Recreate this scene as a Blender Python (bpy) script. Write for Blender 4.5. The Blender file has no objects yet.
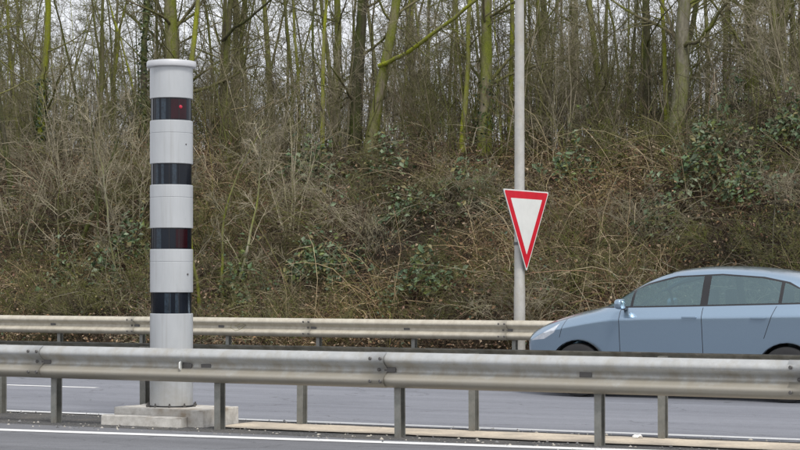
import bpy, bmesh, math, random
import numpy as np
from mathutils import Vector, Matrix

R = math.radians
scene = bpy.context.scene
COL = scene.collection

# ------------------------------------------------------------------ camera, sky, sun, exposure
F_PX, HORIZON, CAM_H = 1900.0, 281.0, 1.38          # focal length in photo pixels, horizon row, lens height
cam_data = bpy.data.cameras.new('camera')
cam = bpy.data.objects.new('camera', cam_data)
COL.objects.link(cam)
cam.location = (0, 0, CAM_H)
cam.rotation_euler = (R(90), 0, 0)
cam_data.sensor_width = 36
cam_data.lens = 36 * F_PX / 800
cam_data.shift_y = (HORIZON - 225) / 800
cam_data.clip_start = 0.1
cam_data.clip_end = 3000
scene.camera = cam

SUN_EL, SUN_AZ = 56, 160       # azimuth clockwise from +Y: behind the camera and a little to the right
world = bpy.data.worlds.new('World')
scene.world = world
world.use_nodes = True
wn = world.node_tree.nodes
wl = world.node_tree.links
bg = wn['Background']
sky = wn.new('ShaderNodeTexSky')
sky.sky_type = 'NISHITA'
sky.sun_disc = False
sky.sun_elevation = R(SUN_EL)
sky.sun_rotation = R(SUN_AZ)
sky.air_density = 1.0
sky.dust_density = 3.0
hsv = wn.new('ShaderNodeHueSaturation')
hsv.inputs['Saturation'].default_value = 0.16
mixw = wn.new('ShaderNodeMix')
mixw.data_type = 'RGBA'
mixw.inputs[0].default_value = 0.55
mixw.inputs[7].default_value = (8.6, 8.8, 9.5, 1)     # an even cloud deck over the thin blue
wl.new(sky.outputs['Color'], hsv.inputs['Color'])
wl.new(hsv.outputs['Color'], mixw.inputs[6])
wl.new(mixw.outputs[2], bg.inputs['Color'])
bg.inputs['Strength'].default_value = 0.10

sun_data = bpy.data.lights.new('sun', 'SUN')
sun_data.energy = 1.5
sun_data.angle = R(14)
sun_data.color = (1.0, 0.96, 0.9)
sun = bpy.data.objects.new('sun', sun_data)
COL.objects.link(sun)
_az, _el = R(SUN_AZ), R(SUN_EL)
_to_sun = Vector((math.sin(_az) * math.cos(_el), math.cos(_az) * math.cos(_el), math.sin(_el)))
sun.rotation_euler = _to_sun.to_track_quat('Z', 'Y').to_euler()
sun.location = (-5, -5, 30)

scene.view_settings.view_transform = 'Standard'
scene.view_settings.look = 'None'
scene.view_settings.exposure = 0.6
scene.view_settings.gamma = 1
scene.render.engine = 'CYCLES'
scene.cycles.use_denoising = True
scene.cycles.max_bounces = 6
scene.cycles.diffuse_bounces = 3
scene.cycles.transparent_max_bounces = 8

# ------------------------------------------------------------------ road frame
TH = math.atan(0.515)
CT, ST = math.cos(TH), math.sin(TH)
def uv(u, v, z=0.0):
    return Vector((u * CT + v * ST, -u * ST + v * CT, z))
ROADROT = -TH                 # rotation about Z that turns local x into the road direction
def scale_at(x, v):
    return F_PX * CT / v * (1 + math.tan(TH) / F_PX * (x - 400))
def px_u(x, v):
    s = scale_at(x, v)
    X = (x - 400) / s
    Z = F_PX / s
    return X * CT - Z * ST
def px_z(x, y, v):
    return CAM_H - (y - HORIZON) / scale_at(x, v)

V_FRONT, V_REAR, V_FAR = 14.98, 15.79, 27.84
BANK0 = 28.35

def wob(u, v):
    return (0.5 * np.sin(u * 0.31 + 1.3) * np.cos(v * 0.27 + 0.4) + 0.3 * np.sin(u * 0.83 + v * 0.45)
            + 0.2 * np.sin(u * 1.7 - v * 1.3 + 2.0) + 0.12 * np.sin(u * 3.1 + 1.1) * np.sin(v * 2.7))
def ground(u, v):
    u = np.asarray(u, float); v = np.asarray(v, float)
    t = np.clip((v - BANK0) / 7.8, 0, 1)
    h = 4.05 * (0.65 * t + 0.35 * t * t * (3 - 2 * t))
    h = h + 0.42 * wob(u, v) * np.clip(t * 2.5, 0, 1)
    h = h + 0.035 * np.clip(v - BANK0 - 7.8, 0, 60)
    return h - 0.03
def gz(u, v):
    return float(ground(u, v))
def bank_hit(x, y):
    for v in np.arange(BANK0, 60, 0.05):
        u = px_u(x, v)
        if HORIZON - (gz(u, v) - CAM_H) * scale_at(x, v) <= y:
            return u, v
    return px_u(x, 40), 40.0

# ------------------------------------------------------------------ object helpers
def link(o, parent=None):
    COL.objects.link(o)
    if parent is not None:
        o.parent = parent
    return o
def tag(o, label=None, cat=None, group=None, kind=None):
    if label: o['label'] = label
    if cat: o['category'] = cat
    if group: o['group'] = group
    if kind: o['kind'] = kind
    return o
def empty(name, loc, rz=0.0):
    o = bpy.data.objects.new(name, None)
    o.location = loc
    o.rotation_euler = (0, 0, rz)
    o.empty_display_size = 0.2
    return link(o)
def obj(name, me, mat=None, parent=None, loc=(0, 0, 0), rot=(0, 0, 0)):
    if mat is not None and len(me.materials) == 0:
        me.materials.append(mat)
    o = bpy.data.objects.new(name, me)
    o.location = loc
    o.rotation_euler = rot
    return link(o, parent)
def mesh_np(name, V, Fq, smooth=True, corner_col=None):
    """V (n,3), Fq (m,k) all faces with k corners"""
    V = np.asarray(V, np.float32); Fq = np.asarray(Fq, np.int32)
    k = Fq.shape[1]
    me = bpy.data.meshes.new(name)
    me.vertices.add(len(V)); me.vertices.foreach_set('co', V.ravel())
    me.loops.add(Fq.size); me.loops.foreach_set('vertex_index', Fq.ravel())
    me.polygons.add(len(Fq))
    me.polygons.foreach_set('loop_start', np.arange(0, Fq.size, k, dtype=np.int32))
    me.polygons.foreach_set('loop_total', np.full(len(Fq), k, np.int32))
    me.polygons.foreach_set('use_smooth', np.full(len(Fq), smooth, bool))
    if corner_col is not None:
        a = me.color_attributes.new('tint', 'FLOAT_COLOR', 'POINT')
        a.data.foreach_set('color', np.asarray(corner_col, np.float32).ravel())
    me.update(calc_edges=True)
    return me
def bm_mesh(name, bm, smooth=False, recalc=True):
    if recalc:
        bmesh.ops.recalc_face_normals(bm, faces=bm.faces[:])
    me = bpy.data.meshes.new(name)
    bm.to_mesh(me); bm.free()
    if smooth:
        me.polygons.foreach_set('use_smooth', np.full(len(me.polygons), True, bool))
    return me
def add_box(bm, x0, x1, y0, y1, z0, z1, bevel=0.0):
    vs = [bm.verts.new(p) for p in ((x0, y0, z0), (x1, y0, z0), (x1, y1, z0), (x0, y1, z0),
                                    (x0, y0, z1), (x1, y0, z1), (x1, y1, z1), (x0, y1, z1))]
    fs = [bm.faces.new([vs[i] for i in f]) for f in ((3, 2, 1, 0), (4, 5, 6, 7), (0, 1, 5, 4), (1, 2, 6, 5), (2, 3, 7, 6), (3, 0, 4, 7))]
    if bevel > 0:
        es = list({e for f in fs for e in f.edges})
        bmesh.ops.bevel(bm, geom=es, offset=bevel, segments=2, affect='EDGES', profile=0.6)
def box_mesh(name, x0, x1, y0, y1, z0, z1, bevel=0.0):
    bm = bmesh.new(); add_box(bm, x0, x1, y0, y1, z0, z1, bevel)
    return bm_mesh(name, bm)
def lathe(name, prof, n=48, caps=True):
    """prof: list of (r, z)"""
    bm = bmesh.new(); rows = []
    for r, z in prof:
        rows.append([bm.verts.new((r * math.cos(2 * math.pi * i / n), r * math.sin(2 * math.pi * i / n), z)) for i in range(n)])
    for a, b in zip(rows[:-1], rows[1:]):
        for i in range(n):
            bm.faces.new((a[i], a[(i + 1) % n], b[(i + 1) % n], b[i])).smooth = True
    if caps:
        bm.faces.new(rows[0][::-1]); bm.faces.new(rows[-1])
    me = bpy.data.meshes.new(name)
    bmesh.ops.recalc_face_normals(bm, faces=bm.faces[:])
    for e in bm.edges:
        if len(e.link_faces) == 2 and e.calc_face_angle(0) > R(35):
            e.smooth = False
    bm.to_mesh(me); bm.free()
    return me
def sheet(name, u0, u1, v0, v1, z, mat, nu=1, nv=1):
    us = np.linspace(u0, u1, nu + 1); vs = np.linspace(v0, v1, nv + 1)
    V = [tuple(uv(a, b, z)) for b in vs for a in us]
    Fq = [(j * (nu + 1) + i, j * (nu + 1) + i + 1, (j + 1) * (nu + 1) + i + 1, (j + 1) * (nu + 1) + i) for j in range(nv) for i in range(nu)]
    return obj(name, mesh_np(name, V, Fq, False), mat)

# ------------------------------------------------------------------ material helpers
class NT:
    def __init__(self, name):
        self.m = bpy.data.materials.new(name); self.m.use_nodes = True
        self.t = self.m.node_tree; self.n = self.t.nodes; self.l = self.t.links
        self.p = self.n['Principled BSDF']
        self.co = None
    def coord(self):
        if self.co is None:
            self.co = self.n.new('ShaderNodeTexCoord').outputs['Object']
        return self.co
    def mapped(self, scale):
        mp = self.n.new('ShaderNodeMapping'); mp.inputs['Scale'].default_value = scale
        self.l.new(self.coord(), mp.inputs['Vector'])
        return mp.outputs['Vector']
    def noise(self, scale, detail=4, rough=0.6, vec=None):
        t = self.n.new('ShaderNodeTexNoise')
        t.inputs['Scale'].default_value = scale; t.inputs['Detail'].default_value = detail; t.inputs['Roughness'].default_value = rough
        self.l.new(vec if vec is not None else self.coord(), t.inputs['Vector'])
        return t.outputs['Fac']
    def ramp(self, fac, stops):
        r = self.n.new('ShaderNodeValToRGB')
        els = r.color_ramp.elements
        while len(els) < len(stops): els.new(0.5)
        for e, (p, c) in zip(els, stops):
            e.position = p; e.color = (*c, 1) if len(c) == 3 else c
        self.l.new(fac, r.inputs['Fac'])
        return r.outputs['Color']
    def mix(self, fac, a, b, mode='MIX'):
        m = self.n.new('ShaderNodeMix'); m.data_type = 'RGBA'; m.blend_type = mode
        for sock, val in ((m.inputs[0], fac), (m.inputs[6], a), (m.inputs[7], b)):
            if isinstance(val, (int, float)): sock.default_value = val
            elif isinstance(val, tuple): sock.default_value = (*val, 1)
            else: self.l.new(val, sock)
        return m.outputs[2]
    def color(self, sock): self.l.new(sock, self.p.inputs['Base Color'])
    def bump(self, sock, strength=0.3, dist=0.01):
        b = self.n.new('ShaderNodeBump'); b.inputs['Strength'].default_value = strength; b.inputs['Distance'].default_value = dist
        self.l.new(sock, b.inputs['Height']); self.l.new(b.outputs['Normal'], self.p.inputs['Normal'])
    def set(self, rough=None, metal=None, spec=None, coat=None):
        if rough is not None: self.p.inputs['Roughness'].default_value = rough
        if metal is not None: self.p.inputs['Metallic'].default_value = metal
        if spec is not None: self.p.inputs['Specular IOR Level'].default_value = spec
        if coat is not None: self.p.inputs['Coat Weight'].default_value = coat
        return self
def simple(name, c, rough=0.5, metal=0.0, var=0.12, scale=8, spec=0.5):
    t = NT(name).set(rough, metal, spec)
    lo = tuple(x * (1 - var) for x in c); hi = tuple(min(1, x * (1 + var)) for x in c)
    t.color(t.ramp(t.noise(scale, 5), [(0.3, lo), (0.7, hi)]))
    return t.m

M = {}
def asphalt(name, lo, hi, stain):
    t = NT(name).set(0.82, 0, 0.35)
    def along(sx, sy):      # stretched along the road
        mp = t.n.new('ShaderNodeMapping'); mp.vector_type = 'POINT'
        mp.inputs['Rotation'].default_value = (0, 0, math.atan(0.515)); mp.inputs['Scale'].default_value = (1, 1, 1)
        t.l.new(t.coord(), mp.inputs['Vector'])
        m2 = t.n.new('ShaderNodeMapping'); m2.inputs['Scale'].default_value = (sx, sy, 1)
        t.l.new(mp.outputs['Vector'], m2.inputs['Vector'])
        return m2.outputs['Vector']
    fine = t.noise(70, 3, 0.75)
    mid = t.noise(9, 5, 0.75)
    big = t.noise(1.0, 6, 0.65, along(0.12, 1.5))
    patch = t.noise(0.35, 3, 0.5, along(0.5, 1.0))
    c = t.ramp(fine, [(0.28, lo), (0.55, tuple((a + b) / 2 for a, b in zip(lo, hi))), (0.75, tuple(1.25 * x for x in hi))])
    c = t.mix(t.ramp(mid, [(0.35, (0.45,) * 3), (0.65, (0, 0, 0))]), c, (0.72, 0.72, 0.72), 'MULTIPLY')
    c = t.mix(t.ramp(big, [(0.38, (0, 0, 0)), (0.62, (1, 1, 1))]), c, stain, 'MULTIPLY')
    c = t.mix(t.ramp(patch, [(0.55, (0, 0, 0)), (0.62, (0.6,) * 3)]), c, stain, 'MULTIPLY')
    # fine dark cracks
    vo = t.n.new('ShaderNodeTexVoronoi'); vo.feature = 'DISTANCE_TO_EDGE'; vo.inputs['Scale'].default_value = 0.55
    wv = t.n.new('ShaderNodeVectorMath'); wv.operation = 'MULTIPLY_ADD'
    nz = t.n.new('ShaderNodeTexNoise'); nz.inputs['Scale'].default_value = 3.0; nz.inputs['Detail'].default_value = 4; t.l.new(t.coord(), nz.inputs['Vector'])
    t.l.new(nz.outputs['Color'], wv.inputs[0]); wv.inputs[1].default_value = (0.5, 0.5, 0); t.l.new(along(0.5, 1.0), wv.inputs[2])
    t.l.new(wv.outputs[0], vo.inputs['Vector'])
    cr = t.ramp(vo.outputs['Distance'], [(0.0, (0.55,) * 3), (0.006, (0, 0, 0))])
    c = t.mix(cr, c, (0.05, 0.05, 0.055))
    t.color(c); t.bump(fine, 0.6, 0.006)
    return t.m
M['asphalt'] = asphalt('asphalt_pale', (0.175, 0.183, 0.206), (0.28, 0.29, 0.322), (0.80, 0.80, 0.81))
M['asphalt_near'] = asphalt('asphalt_grey', (0.13, 0.134, 0.145), (0.22, 0.224, 0.24), (0.76, 0.76, 0.76))
def gravelly():
    t = NT('dark_gravel').set(0.95, 0, 0.2)
    n = t.noise(55, 3, 0.75)
    big = t.noise(1.7, 4)
    c = t.ramp(n, [(0.28, (0.035, 0.035, 0.036)), (0.55, (0.10, 0.10, 0.10)), (0.75, (0.27, 0.26, 0.25))])
    t.color(t.mix(t.ramp(big, [(0.45, (0, 0, 0)), (0.75, (0.5, 0.5, 0.5))]), c, (0.20, 0.18, 0.15)))
    t.bump(n, 0.8, 0.02)
    return t.m
M['gravel'] = gravelly()
def sandy():
    t = NT('sandy_concrete').set(0.9, 0, 0.3)
    n = t.noise(30, 5, 0.7); b = t.noise(2.2, 5)
    c = t.ramp(n, [(0.3, (0.46, 0.39, 0.30)), (0.7, (0.66, 0.58, 0.46))])
    t.color(t.mix(t.ramp(b, [(0.42, (0, 0, 0)), (0.7, (0.7, 0.7, 0.7))]), c, (0.25, 0.22, 0.19)))
    t.bump(n, 0.4, 0.01)
    return t.m
M['sand'] = sandy()
def concrete():
    t = NT('weathered_concrete').set(0.88, 0, 0.3)
    n = t.noise(14, 6, 0.7); b = t.noise(3.5, 4, 0.6)
    c = t.ramp(n, [(0.3, (0.40, 0.38, 0.34)), (0.65, (0.60, 0.58, 0.54))])
    c = t.mix(t.ramp(b, [(0.55, (0, 0, 0)), (0.68, (0.85, 0.85, 0.85))]), c, (0.24, 0.19, 0.13))
    t.color(c); t.bump(n, 0.5, 0.01)
    return t.m
M['concrete'] = concrete()
def line_paint():
    t = NT('worn_white_paint').set(0.7, 0, 0.4)
    n = t.noise(45, 5, 0.75); b = t.noise(3, 4)
    c = t.ramp(n, [(0.30, (0.22, 0.22, 0.23)), (0.42, (0.68, 0.68, 0.67)), (0.8, (0.82, 0.82, 0.81))])
    t.color(t.mix(t.ramp(b, [(0.5, (0, 0, 0)), (0.8, (0.35, 0.35, 0.35))]), c, (0.4, 0.4, 0.4)))
    return t.m
M['paint'] = line_paint()
def galvanised(name, lo, hi, dirt, dirt_amt, metal=0.35, rough=0.48, grime=False):
    t = NT(name).set(rough, metal, 0.5)
    n = t.noise(9, 6, 0.65); st = t.noise(5.0, 5, 0.7, t.mapped((1.6, 1.0, 0.9)))
    sp = t.noise(60, 2, 0.6)
    c = t.ramp(n, [(0.3, lo), (0.7, hi)])
    c = t.mix(t.ramp(st, [(0.45, (0, 0, 0)), (0.68, (dirt_amt,) * 3)]), c, dirt)
    c = t.mix(t.ramp(sp, [(0.66, (0, 0, 0)), (0.74, (0.35,) * 3)]), c, (0.12, 0.10, 0.08))
    if grime:   # road spray dried on the lower half of the beam
        sx = t.n.new('ShaderNodeSeparateXYZ'); t.l.new(t.coord(), sx.inputs[0])
        ad = t.n.new('ShaderNodeMath'); ad.operation = 'MULTIPLY_ADD'; ad.inputs[1].default_value = -2.2
        t.l.new(sx.outputs['Z'], ad.inputs[0]); t.l.new(t.noise(4, 5, 0.7), ad.inputs[2])
        c = t.mix(t.ramp(ad.outputs[0], [(0.38, (0, 0, 0)), (0.62, (0.8,) * 3)]), c, (0.32, 0.29, 0.23))
    t.color(c); t.bump(sp, 0.08, 0.003)
    return t.m
M['galv'] = galvanised('galvanised_steel', (0.385, 0.395, 0.39), (0.47, 0.48, 0.475), (0.35, 0.325, 0.265), 0.6, grime=True)
M['galv_beige'] = galvanised('dusty_galvanised_steel', (0.42, 0.385, 0.31), (0.53, 0.495, 0.41), (0.35, 0.31, 0.24), 0.6, 0.15, 0.6)
M['galv_post_and_shade'] = galvanised('post_and_shade_steel', (0.17, 0.175, 0.16), (0.30, 0.30, 0.275), (0.13, 0.115, 0.09), 0.8, 0.3, 0.55)  # the posts' own steel; on the rear beam it paints shade
M['bolt'] = simple('bolt_steel', (0.12, 0.115, 0.11), 0.5, 0.5)
M['pole'] = galvanised('lamp_post_steel', (0.40, 0.395, 0.37), (0.52, 0.51, 0.48), (0.38, 0.355, 0.29), 0.7, 0.2, 0.5)
def column_paint():
    t = NT('silver_grey_paint').set(0.38, 0.15, 0.5)
    n = t.noise(5, 5, 0.6, t.mapped((1, 1, 0.3))); sp = t.noise(38, 2)
    c = t.ramp(n, [(0.3, (0.42, 0.44, 0.455)), (0.7, (0.49, 0.51, 0.525))])
    c = t.mix(t.ramp(sp, [(0.73, (0, 0, 0)), (0.78, (0.4,) * 3)]), c, (0.25, 0.25, 0.24))
    rs = t.noise(26, 4, 0.6, t.mapped((1, 1, 0.035)))     # rain streaks
    c = t.mix(t.ramp(rs, [(0.52, (0, 0, 0)), (0.72, (0.42,) * 3)]), c, (0.33, 0.33, 0.32))
    sx = t.n.new('ShaderNodeSeparateXYZ'); t.l.new(t.coord(), sx.inputs[0])
    ad = t.n.new('ShaderNodeMath'); ad.operation = 'MULTIPLY_ADD'; ad.inputs[1].default_value = -0.9
    t.l.new(sx.outputs['Z'], ad.inputs[0]); t.l.new(t.noise(6, 5, 0.7), ad.inputs[2])
    c = t.mix(t.ramp(ad.outputs[0], [(0.22, (0, 0, 0)), (0.60, (0.6,) * 3)]), c, (0.34, 0.32, 0.28))   # dried road spray near the foot
    t.color(c)
    return t.m
M['column'] = column_paint()
M['column_trim'] = simple('cap_paint', (0.54, 0.55, 0.57), 0.4, 0.1, 0.05)
M['black_glass'] = simple('black_glass', (0.007, 0.010, 0.016), 0.10, 0, 0.3, 3, 0.28)
M['reflection_blue'] = simple('painted_reflection_blue', (0.022, 0.034, 0.048), 0.12, 0, 0.5, 40, 0.4)  # lighter blue standing in for reflections in the black glass
M['red_glass'] = simple('dark_red_glass', (0.020, 0.003, 0.006), 0.10, 0, 0.3, 6, 0.3)
t = NT('red_lamp'); t.set(0.3); t.color(t.ramp(t.noise(30), [(0, (0.35, 0.01, 0.03)), (1, (0.5, 0.02, 0.05))]))
t.p.inputs['Emission Color'].default_value = (1, 0.04, 0.12, 1); t.p.inputs['Emission Strength'].default_value = 0.03
M['red_lamp'] = t.m
M['rubber'] = simple('black_rubber', (0.018, 0.018, 0.019), 0.75)
M['trim'] = simple('black_trim', (0.012, 0.012, 0.014), 0.35)
M['red_sign'] = simple('sign_red', (0.62, 0.012, 0.03), 0.4, 0, 0.12, 5)
M['white_sign'] = simple('sign_white', (0.76, 0.77, 0.74), 0.45, 0, 0.06, 4)
M['sign_back'] = simple('sign_back_grey', (0.33, 0.34, 0.34), 0.5, 0.3)
t = NT('silver_blue_paint').set(0.28, 0.75, 0.5, 1.0)
t.p.inputs['Coat Roughness'].default_value = 0.06
t.color(t.ramp(t.noise(400, 2), [(0.3, (0.235, 0.325, 0.42)), (0.7, (0.30, 0.405, 0.51))]))
M['car'] = t.m
def car_glass():
    t = NT('tinted_car_glass')
    t.set(0.03, 0, 0.9); t.color(t.ramp(t.noise(2), [(0, (0.05, 0.085, 0.09)), (1, (0.06, 0.095, 0.10))]))
    tr = t.n.new('ShaderNodeBsdfTransparent'); tr.inputs['Color'].default_value = (0.42, 0.54, 0.55, 1)
    gl = t.n.new('ShaderNodeBsdfGlossy'); gl.inputs['Roughness'].default_value = 0.02; gl.inputs['Color'].default_value = (0.70, 0.95, 1.0, 1)
    m1 = t.n.new('ShaderNodeMixShader'); m1.inputs[0].default_value = 0.19
    t.l.new(tr.outputs[0], m1.inputs[1]); t.l.new(gl.outputs[0], m1.inputs[2])
    t.l.new(m1.outputs[0], t.n['Material Output'].inputs['Surface'])
    return t.m
M['car_glass'] = car_glass()
M['lamp_lens'] = simple('lamp_lens', (0.62, 0.66, 0.70), 0.08, 0.3, 0.2, 25)
M['tail_lens'] = simple('tail_lens', (0.45, 0.01, 0.015), 0.12, 0, 0.2, 25)
M['amber'] = simple('amber_lens', (0.6, 0.22, 0.02), 0.15)
M['rim'] = simple('alloy', (0.5, 0.5, 0.52), 0.3, 0.8)
M['cabin'] = simple('cabin_fabric', (0.02, 0.021, 0.024), 0.85)
M['paper'] = simple('white_paper', (0.78, 0.78, 0.76), 0.8, 0, 0.05)

def bark(name, base_lo, base_hi, moss, moss_lo, moss_hi, scale=3.5):
    t = NT(name).set(0.92, 0, 0.2)
    oi = t.n.new('ShaderNodeObjectInfo')
    add = t.n.new('ShaderNodeVectorMath'); add.operation = 'MULTIPLY_ADD'
    comb = t.n.new('ShaderNodeCombineXYZ')
    for k in range(3): t.l.new(oi.outputs['Random'], comb.inputs[k])
    t.l.new(comb.outputs[0], add.inputs[0]); add.inputs[1].default_value = (17, 31, 23); t.l.new(t.coord(), add.inputs[2])
    v = add.outputs[0]
    mp = t.n.new('ShaderNodeMapping'); mp.inputs['Scale'].default_value = (1, 1, 0.22); t.l.new(v, mp.inputs['Vector'])
    n = t.noise(22, 5, 0.7, mp.outputs['Vector'])
    c = t.ramp(n, [(0.3, base_lo), (0.7, base_hi)])
    mp2 = t.n.new('ShaderNodeMapping'); mp2.inputs['Scale'].default_value = (1, 1, 0.35); t.l.new(v, mp2.inputs['Vector'])
    mn = t.noise(scale, 5, 0.7, mp2.outputs['Vector'])
    mossc = t.ramp(t.noise(40, 3, 0.7, v), [(0.3, tuple(x * 0.55 for x in moss)), (0.7, tuple(x * 1.25 for x in moss))])
    c = t.mix(t.ramp(mn, [(moss_lo, (0, 0, 0)), (moss_hi, (1, 1, 1))]), c, mossc)
    br = t.n.new('ShaderNodeMapRange'); br.inputs['To Min'].default_value = 0.7; br.inputs['To Max'].default_value = 1.3
    t.l.new(oi.outputs['Random'], br.inputs['Value'])
    vm = t.n.new('ShaderNodeVectorMath'); vm.operation = 'SCALE'; t.l.new(c, vm.inputs[0]); t.l.new(br.outputs[0], vm.inputs['Scale'])
    t.l.new(vm.outputs[0], t.p.inputs['Base Color'])
    t.bump(n, 0.6, 0.02)
    return t.m
M['bark'] = bark('grey_brown_bark', (0.055, 0.048, 0.032), (0.18, 0.155, 0.105), (0.13, 0.145, 0.03), 0.40, 0.60)
M['bark_moss'] = bark('mossy_bark', (0.10, 0.088, 0.06), (0.23, 0.20, 0.14), (0.15, 0.17, 0.028), 0.38, 0.60)
M['bark_bright'] = bark('bright_mossy_bark', (0.12, 0.11, 0.06), (0.22, 0.21, 0.11), (0.25, 0.275, 0.025), 0.36, 0.56)
M['bark_dark'] = bark('dark_bark', (0.04, 0.037, 0.025), (0.14, 0.125, 0.085), (0.085, 0.105, 0.025), 0.40, 0.62)
M['bark_pale'] = bark('pale_bark', (0.12, 0.11, 0.08), (0.29, 0.27, 0.205), (0.19, 0.21, 0.045), 0.42, 0.66)
M['twig'] = bark('twig_bark', (0.075, 0.064, 0.040), (0.24, 0.205, 0.14), (0.135, 0.145, 0.035), 0.38, 0.62)
M['twig_pale'] = bark('pale_twig_bark', (0.17, 0.148, 0.10), (0.37, 0.33, 0.24), (0.19, 0.195, 0.07), 0.5, 0.75)
def tinted(name, rough=0.85, trans=0.25, spec=0.25):
    t = NT(name).set(rough, 0, spec)
    a = t.n.new('ShaderNodeAttribute'); a.attribute_name = 'tint'
    c = t.mix(t.ramp(t.noise(25, 3), [(0.3, (0.35,) * 3), (0.7, (0, 0, 0))]), a.outputs['Color'], (0.5, 0.5, 0.5), 'MULTIPLY')
    t.color(c)
    return t.m
M['tinted'] = tinted('dry_plant_matter')
M['ivy'] = tinted('ivy_leaf', 0.5, 0, 0.35)
def soil():
    t = NT('leafy_soil').set(0.97, 0, 0.15)
    n = t.noise(16, 6, 0.8); b = t.noise(1.1, 5, 0.6)
    c = t.ramp(n, [(0.30, (0.016, 0.012, 0.009)), (0.55, (0.055, 0.039, 0.027)), (0.75, (0.15, 0.105, 0.07))])
    g = t.ramp(n, [(0.3, (0.03, 0.032, 0.012)), (0.7, (0.13, 0.12, 0.055))])
    t.color(t.mix(t.ramp(b, [(0.48, (0, 0, 0)), (0.66, (0.8,) * 3)]), c, g))
    t.bump(n, 1.0, 0.05)
    return t.m
M['soil'] = soil()

# ------------------------------------------------------------------ the setting
us = np.unique(np.concatenate([np.linspace(-900, -60, 15), np.arange(-60, 60.1, 0.6), np.linspace(60, 900, 15)]))
vs = np.unique(np.concatenate([np.linspace(-700, 0, 10), np.array([6, 12, 17, 23, 28.0]), np.arange(28.2, 60, 0.4), np.linspace(60, 1500, 25)]))
UU, VV = np.meshgrid(us, vs)
HH = ground(UU, VV)
P = np.stack([UU * CT + VV * ST, -UU * ST + VV * CT, HH], -1).reshape(-1, 3)
nu, nv = len(us), len(vs)
I = np.arange(nu * nv).reshape(nv, nu)
Fq = np.stack([I[:-1, :-1], I[:-1, 1:], I[1:, 1:], I[1:, :-1]], -1).reshape(-1, 4)
tag(obj('terrain', mesh_np('terrain', P, Fq), M['soil']), kind='structure')

def flat(name, u0, u1, v0, v1, z, mat):
    return tag(sheet(name, u0, u1, v0, v1, z, mat), kind='structure')
flat('road', -300, 300, 4.5, 14.62, 0.0, M['asphalt_near'])
flat('road', -300, 300, 16.02, 27.1, 0.0, M['asphalt'])
flat('median', -300, 300, 14.62, 16.02, -0.004, M['gravel'])
flat('verge', -300, 300, 27.1, 28.3, -0.012, M['gravel'])
def line_through(p, q, w):
    # a painted line through two spots of the road surface, carried on both ways
    a, b = [uv(px_u(x, v), v, 0.004) for x, v in (p, q)]
    d = (b - a).normalized(); n = Vector((-d.y, d.x, 0)) * w / 2
    A, B = a - d * 45, b + d * 45
    return tag(obj('edge_line', mesh_np('edge_line', [A - n, B - n, B + n, A + n], [(0, 1, 2, 3)], False), M['paint']), kind='structure')
def v_of(x, y): return F_PX * CT * CAM_H / (y - HORIZON) * (1 + math.tan(TH) / F_PX * (x - 400))
line_through((0, v_of(0, 430)), (520, v_of(520, 447)), 0.20)
line_through((0, v_of(0, 410.5)), (800, v_of(800, 440)), 0.19)
flat('edge_line', -300, 300, 23.85, 24.03, 0.004, M['paint'])
u_dash = px_u(97, 20.0)
for k in range(-5, 6):
    e = u_dash + 16.0 * k
    flat('lane_marking', e - 5.5, e, 19.93, 20.07, 0.004, M['paint'])
# the sandy concrete strip between the two rails of the median, with an uneven edge
u_foot0, u_foot1 = px_u(113, 15.1), px_u(204, 15.1)
rng = np.random.default_rng(5)
def strip(name, u0, u1, va, vb, z, mat, amp):
    n = int((u1 - u0) / 0.12)
    uu = np.linspace(u0, u1, n)
    a = va + amp * np.cumsum(rng.normal(0, 0.3, n)) * 0.12 / 0.5 * 0 + amp * (0.6 * np.sin(uu * 2.3) + 0.4 * np.sin(uu * 7.1 + 1) + rng.normal(0, 0.35, n))
    b = vb + amp * (0.6 * np.sin(uu * 1.9 + 2) + 0.4 * np.sin(uu * 6.3) + rng.normal(0, 0.3, n))
    V = [tuple(uv(x, y, z)) for x, y in zip(uu, a)] + [tuple(uv(x, y, z)) for x, y in zip(uu, b)]
    Fs = [(i, i + 1, n + i + 1, n + i) for i in range(n - 1)]
    return tag(obj(name, mesh_np(name, V, Fs, False), mat), kind='structure')
strip('concrete_strip', u_foot1 + 0.10, 120, 15.10, 15.80, 0.008, M['sand'], 0.03)

# ------------------------------------------------------------------ guardrails
def beam_mesh(L):
    out = [(0.010, 0.157), (0.046, 0.137), (0.066, 0.123), (0.078, 0.108), (0.083, 0.090), (0.080, 0.074), (0.068, 0.061),
           (0.022, 0.030), (0.008, 0.018), (0.002, 0.0)]
    prof = out + [(d, -z) for d, z in out[-2::-1]]
    th = 0.004
    n = len(prof)
    # inner side by offsetting back
    nus = max(2, int(L / 0.25))
    V = []; Fs = []
    for k in range(nus + 1):
        u = L * k / nus
        for d, z in prof: V.append((u, -d, z))
        for d, z in prof: V.append((u, -d + th, z))
    st = 2 * n
    for k in range(nus):
        a, b = k * st, (k + 1) * st
        for i in range(n - 1):
            Fs.append((a + i, b + i, b + i + 1, a + i + 1))
            Fs.append((a + n + i + 1, b + n + i + 1, b + n + i, a + n + i))
        Fs.append((a + n, b + n, b, a)); Fs.append((a + n - 1, b + n - 1, b + 2 * n - 1, a + 2 * n - 1))
    for a in (0, nus * st):
        for i in range(n - 1):
            Fs.append((a + i, a + i + 1, a + n + i + 1, a + n + i))
    me = mesh_np('beam', V, Fs)
    return me
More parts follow.
